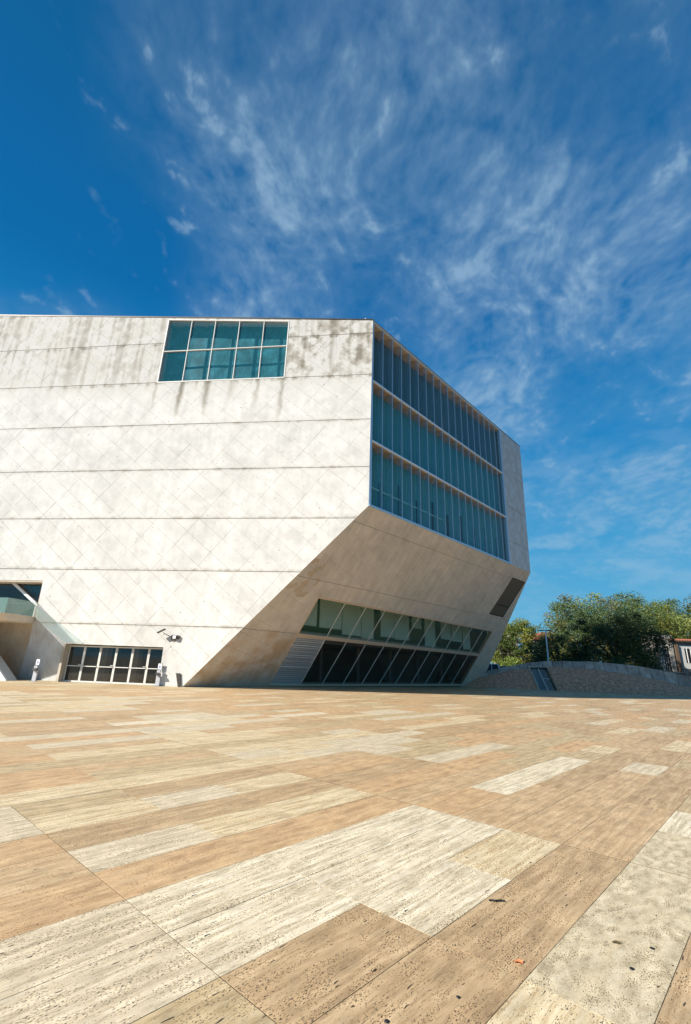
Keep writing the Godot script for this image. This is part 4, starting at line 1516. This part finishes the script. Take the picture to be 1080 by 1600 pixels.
# ---------------------------------------------------------------- small things on and by the hall
func make_small_things() -> void:
	# floodlight
	var fl := thing("floodlight", "small box floodlight on an angled arm fixed to the sunlit wall", "floodlight", FOOT + FRONT * -1.0 + Vector3.UP * 2.95 + FRONT_OUT * 0.02)
	var f := [Vector3.ZERO, FRONT, Vector3.UP, FRONT_OUT]
	var mb := Mb.new()
	mb.fbox(f, -0.16, 0.12, -0.18, 0.16, 0.0, 0.05)
	put(fl, "wall_plate", mb.mesh(), M.dark_metal)
	mb = Mb.new()
	mb.limb(FRONT_OUT * 0.04 + FRONT * -0.1, FRONT * -0.62 + Vector3.UP * 0.28 + FRONT_OUT * 0.35, 0.022, 0.02, 8)
	put(fl, "arm", mb.mesh(), M.dark_metal)
	mb = Mb.new()
	mb.fbar(f, Vector2(-0.98, 0.26), Vector2(-0.5, 0.50), 0.075, 0.28, 0.46)
	put(fl, "lamp_bar", mb.mesh(), M.dark_metal)
	mb = Mb.new()
	mb.fbox(f, 0.0, 0.2, -0.06, 0.13, 0.05, 0.2)
	put(fl, "junction_box", mb.mesh(), M.white_paint)
	mb = Mb.new()
	mb.fbar(f, Vector2(0.2, 0.06), Vector2(0.36, 0.02), 0.22, 0.0, 0.12)
	put(fl, "cable_gland", mb.mesh(), M.dark_metal)
	# dispensers
	dispenser(FOOT + FRONT * -9.72 + FRONT_OUT * 0.55, "hand sanitiser stand with sign in the shade left of the doors")
	dispenser(FOOT + FRONT * -1.58 + FRONT_OUT * 0.17, "hand sanitiser stand with framed sign at the right end of doors")
	# leaning plate near the fold
	var pl := thing("steel_plate", "dark grey steel plate leaning on the wall beside the fold", "plate", FOOT + FRONT * -0.25 + FRONT_OUT * 0.03)
	mb = Mb.new()
	mb.plate(f, PackedVector2Array([Vector2(-0.02, 0.0), Vector2(0.16, 0.12), Vector2(0.03, 0.8), Vector2(-0.26, 0.8)]), 0.0, 0.05, Vector2.ZERO, Vector2.ONE, true)
	put(pl, "plate", mb.mesh(), M.dark_metal)
	# litter on the paving
	gum(2.62, -1.10, 0.018, "dark gum spot low on the grey mottled slab")
	gum(3.72, -1.02, 0.016, "dark gum spot in the middle of the grey mottled slab")
	gum(4.06, -0.98, 0.015, "dark gum spot near the far end of grey mottled slab")
	gum(2.34, -1.78, 0.014, "greenish gum spot on the brown slab at the bottom")
	gum(2.75, -1.62, 0.012, "small dark gum spot on the brown slab")
	twig(3.92, -1.95, "dark twig lying on the brown paving slab")
	twig(2.7, -1.05, "curled dark leaf stalk on the cream slab")
	leaf_on(3.28, -1.52, Color8(214, 128, 80), "small orange fallen leaf on brown paving")
	leaf_on(3.95, -1.16, Color8(96, 80, 44), "shrivelled brown leaf on the grey mottled slab")

func dispenser(at: Vector3, label: String) -> void:
	var d := thing("sanitiser_stand", label, "dispenser", at, "hand sanitiser stands by the doors")
	var f := [Vector3.ZERO, FRONT, Vector3.UP, FRONT_OUT]
	var mb := Mb.new()
	mb.fbox(f, -0.2, 0.2, 0.0, 0.03, -0.15, 0.15)
	put(d, "base", mb.mesh(), M.steel)
	mb = Mb.new()
	mb.fbox(f, -0.13, 0.13, 0.03, 0.72, -0.04, 0.04)
	put(d, "column", mb.mesh(), M.cab)
	mb = Mb.new()
	mb.fbox(f, -0.15, 0.15, 0.66, 0.72, 0.04, 0.2)
	mb.limb(FRONT * -0.15 + Vector3.UP * 0.72 + FRONT_OUT * 0.12, FRONT * 0.15 + Vector3.UP * 0.72 + FRONT_OUT * 0.12, 0.06, 0.06, 10)
	put(d, "drip_tray", mb.mesh(), M.black)
	mb = Mb.new()
	mb.fbox(f, -0.11, 0.11, 0.80, 0.95, 0.0, 0.1)
	put(d, "pump_box", mb.mesh(), M.cab)
	mb = Mb.new()
	mb.fbox(f, -0.02, 0.02, 0.72, 1.0, -0.03, -0.005)
	put(d, "stem", mb.mesh(), M.steel)
	mb = Mb.new()
	mb.fbox(f, -0.14, 0.14, 0.98, 1.36, -0.02, 0.0)
	var s := put(d, "sign", mb.mesh(), M.steel)
	mb = Mb.new()
	mb.fbox(f, -0.115, 0.115, 1.0, 1.335, 0.001, 0.006)
	put(s, "sheet", mb.mesh(), M.white_paint)
	mb = Mb.new()
	mb.fbox(f, -0.05, 0.05, 1.08, 1.22, 0.0065, 0.009)
	put(s, "print", mb.mesh(), plain(Color8(120, 124, 190), 0.6))

func spot(a: float, b: float) -> Vector3:
	var p: Vector3 = ALONG * a + ACROSS * b
	p.y = ground_h(p) + 0.003
	return p

func gum(a: float, b: float, r: float, label: String) -> void:
	var mb := Mb.new()
	var g := RandomNumberGenerator.new()
	g.seed = int(a * 1000)
	var ring := []
	for k in 14:
		var an := TAU * k / 14
		ring.append(Vector3(cos(an), 0, sin(an)) * r * g.randf_range(0.8, 1.15))
	for k in 14:
		var l := (k + 1) % 14
		mb.tri(Vector3(0, 0.004, 0), ring[l] * 0.7 + Vector3(0, 0.003, 0), ring[k] * 0.7 + Vector3(0, 0.003, 0))
		mb.quad(ring[k], ring[k] * 0.7 + Vector3(0, 0.003, 0), ring[l] * 0.7 + Vector3(0, 0.003, 0), ring[l])
	var o := put(self, "gum_spot", mb.mesh(), M.black, spot(a, b))
	tag(o, label, "gum spot", "gum spots on the slabs")

func twig(a: float, b: float, label: String) -> void:
	var mb := Mb.new()
	var p0 := Vector3(-0.06, 0.006, 0)
	for k in 5:
		var p1 := p0 + Vector3(0.024, 0.0, 0.008 * sin(k * 2.1))
		mb.limb(p0, p1, 0.006, 0.005, 6)
		p0 = p1
	var o := put(self, "twig", mb.mesh(), M.black, spot(a, b))
	tag(o, label, "twig", "twigs on the slabs")

func leaf_on(a: float, b: float, c: Color, label: String) -> void:
	var mb := Mb.new()
	var pts := []
	for k in 9:
		var t := k / 8.0
		pts.append([Vector3(-0.03 + 0.06 * t, 0.004 + 0.012 * sin(t * 5.0), 0.018 * sin(PI * t)), Vector3(-0.03 + 0.06 * t, 0.006, 0), Vector3(-0.03 + 0.06 * t, 0.003 + 0.01 * t, -0.016 * sin(PI * t))])
	for k in 8:
		for j in 2:
			mb.quad(pts[k][j], pts[k][j + 1], pts[k + 1][j + 1], pts[k + 1][j])
	var o := put(self, "fallen_leaf", mb.mesh(), plain(c, 0.7), spot(a, b))
	tag(o, label, "leaf", "fallen leaves on the slabs")
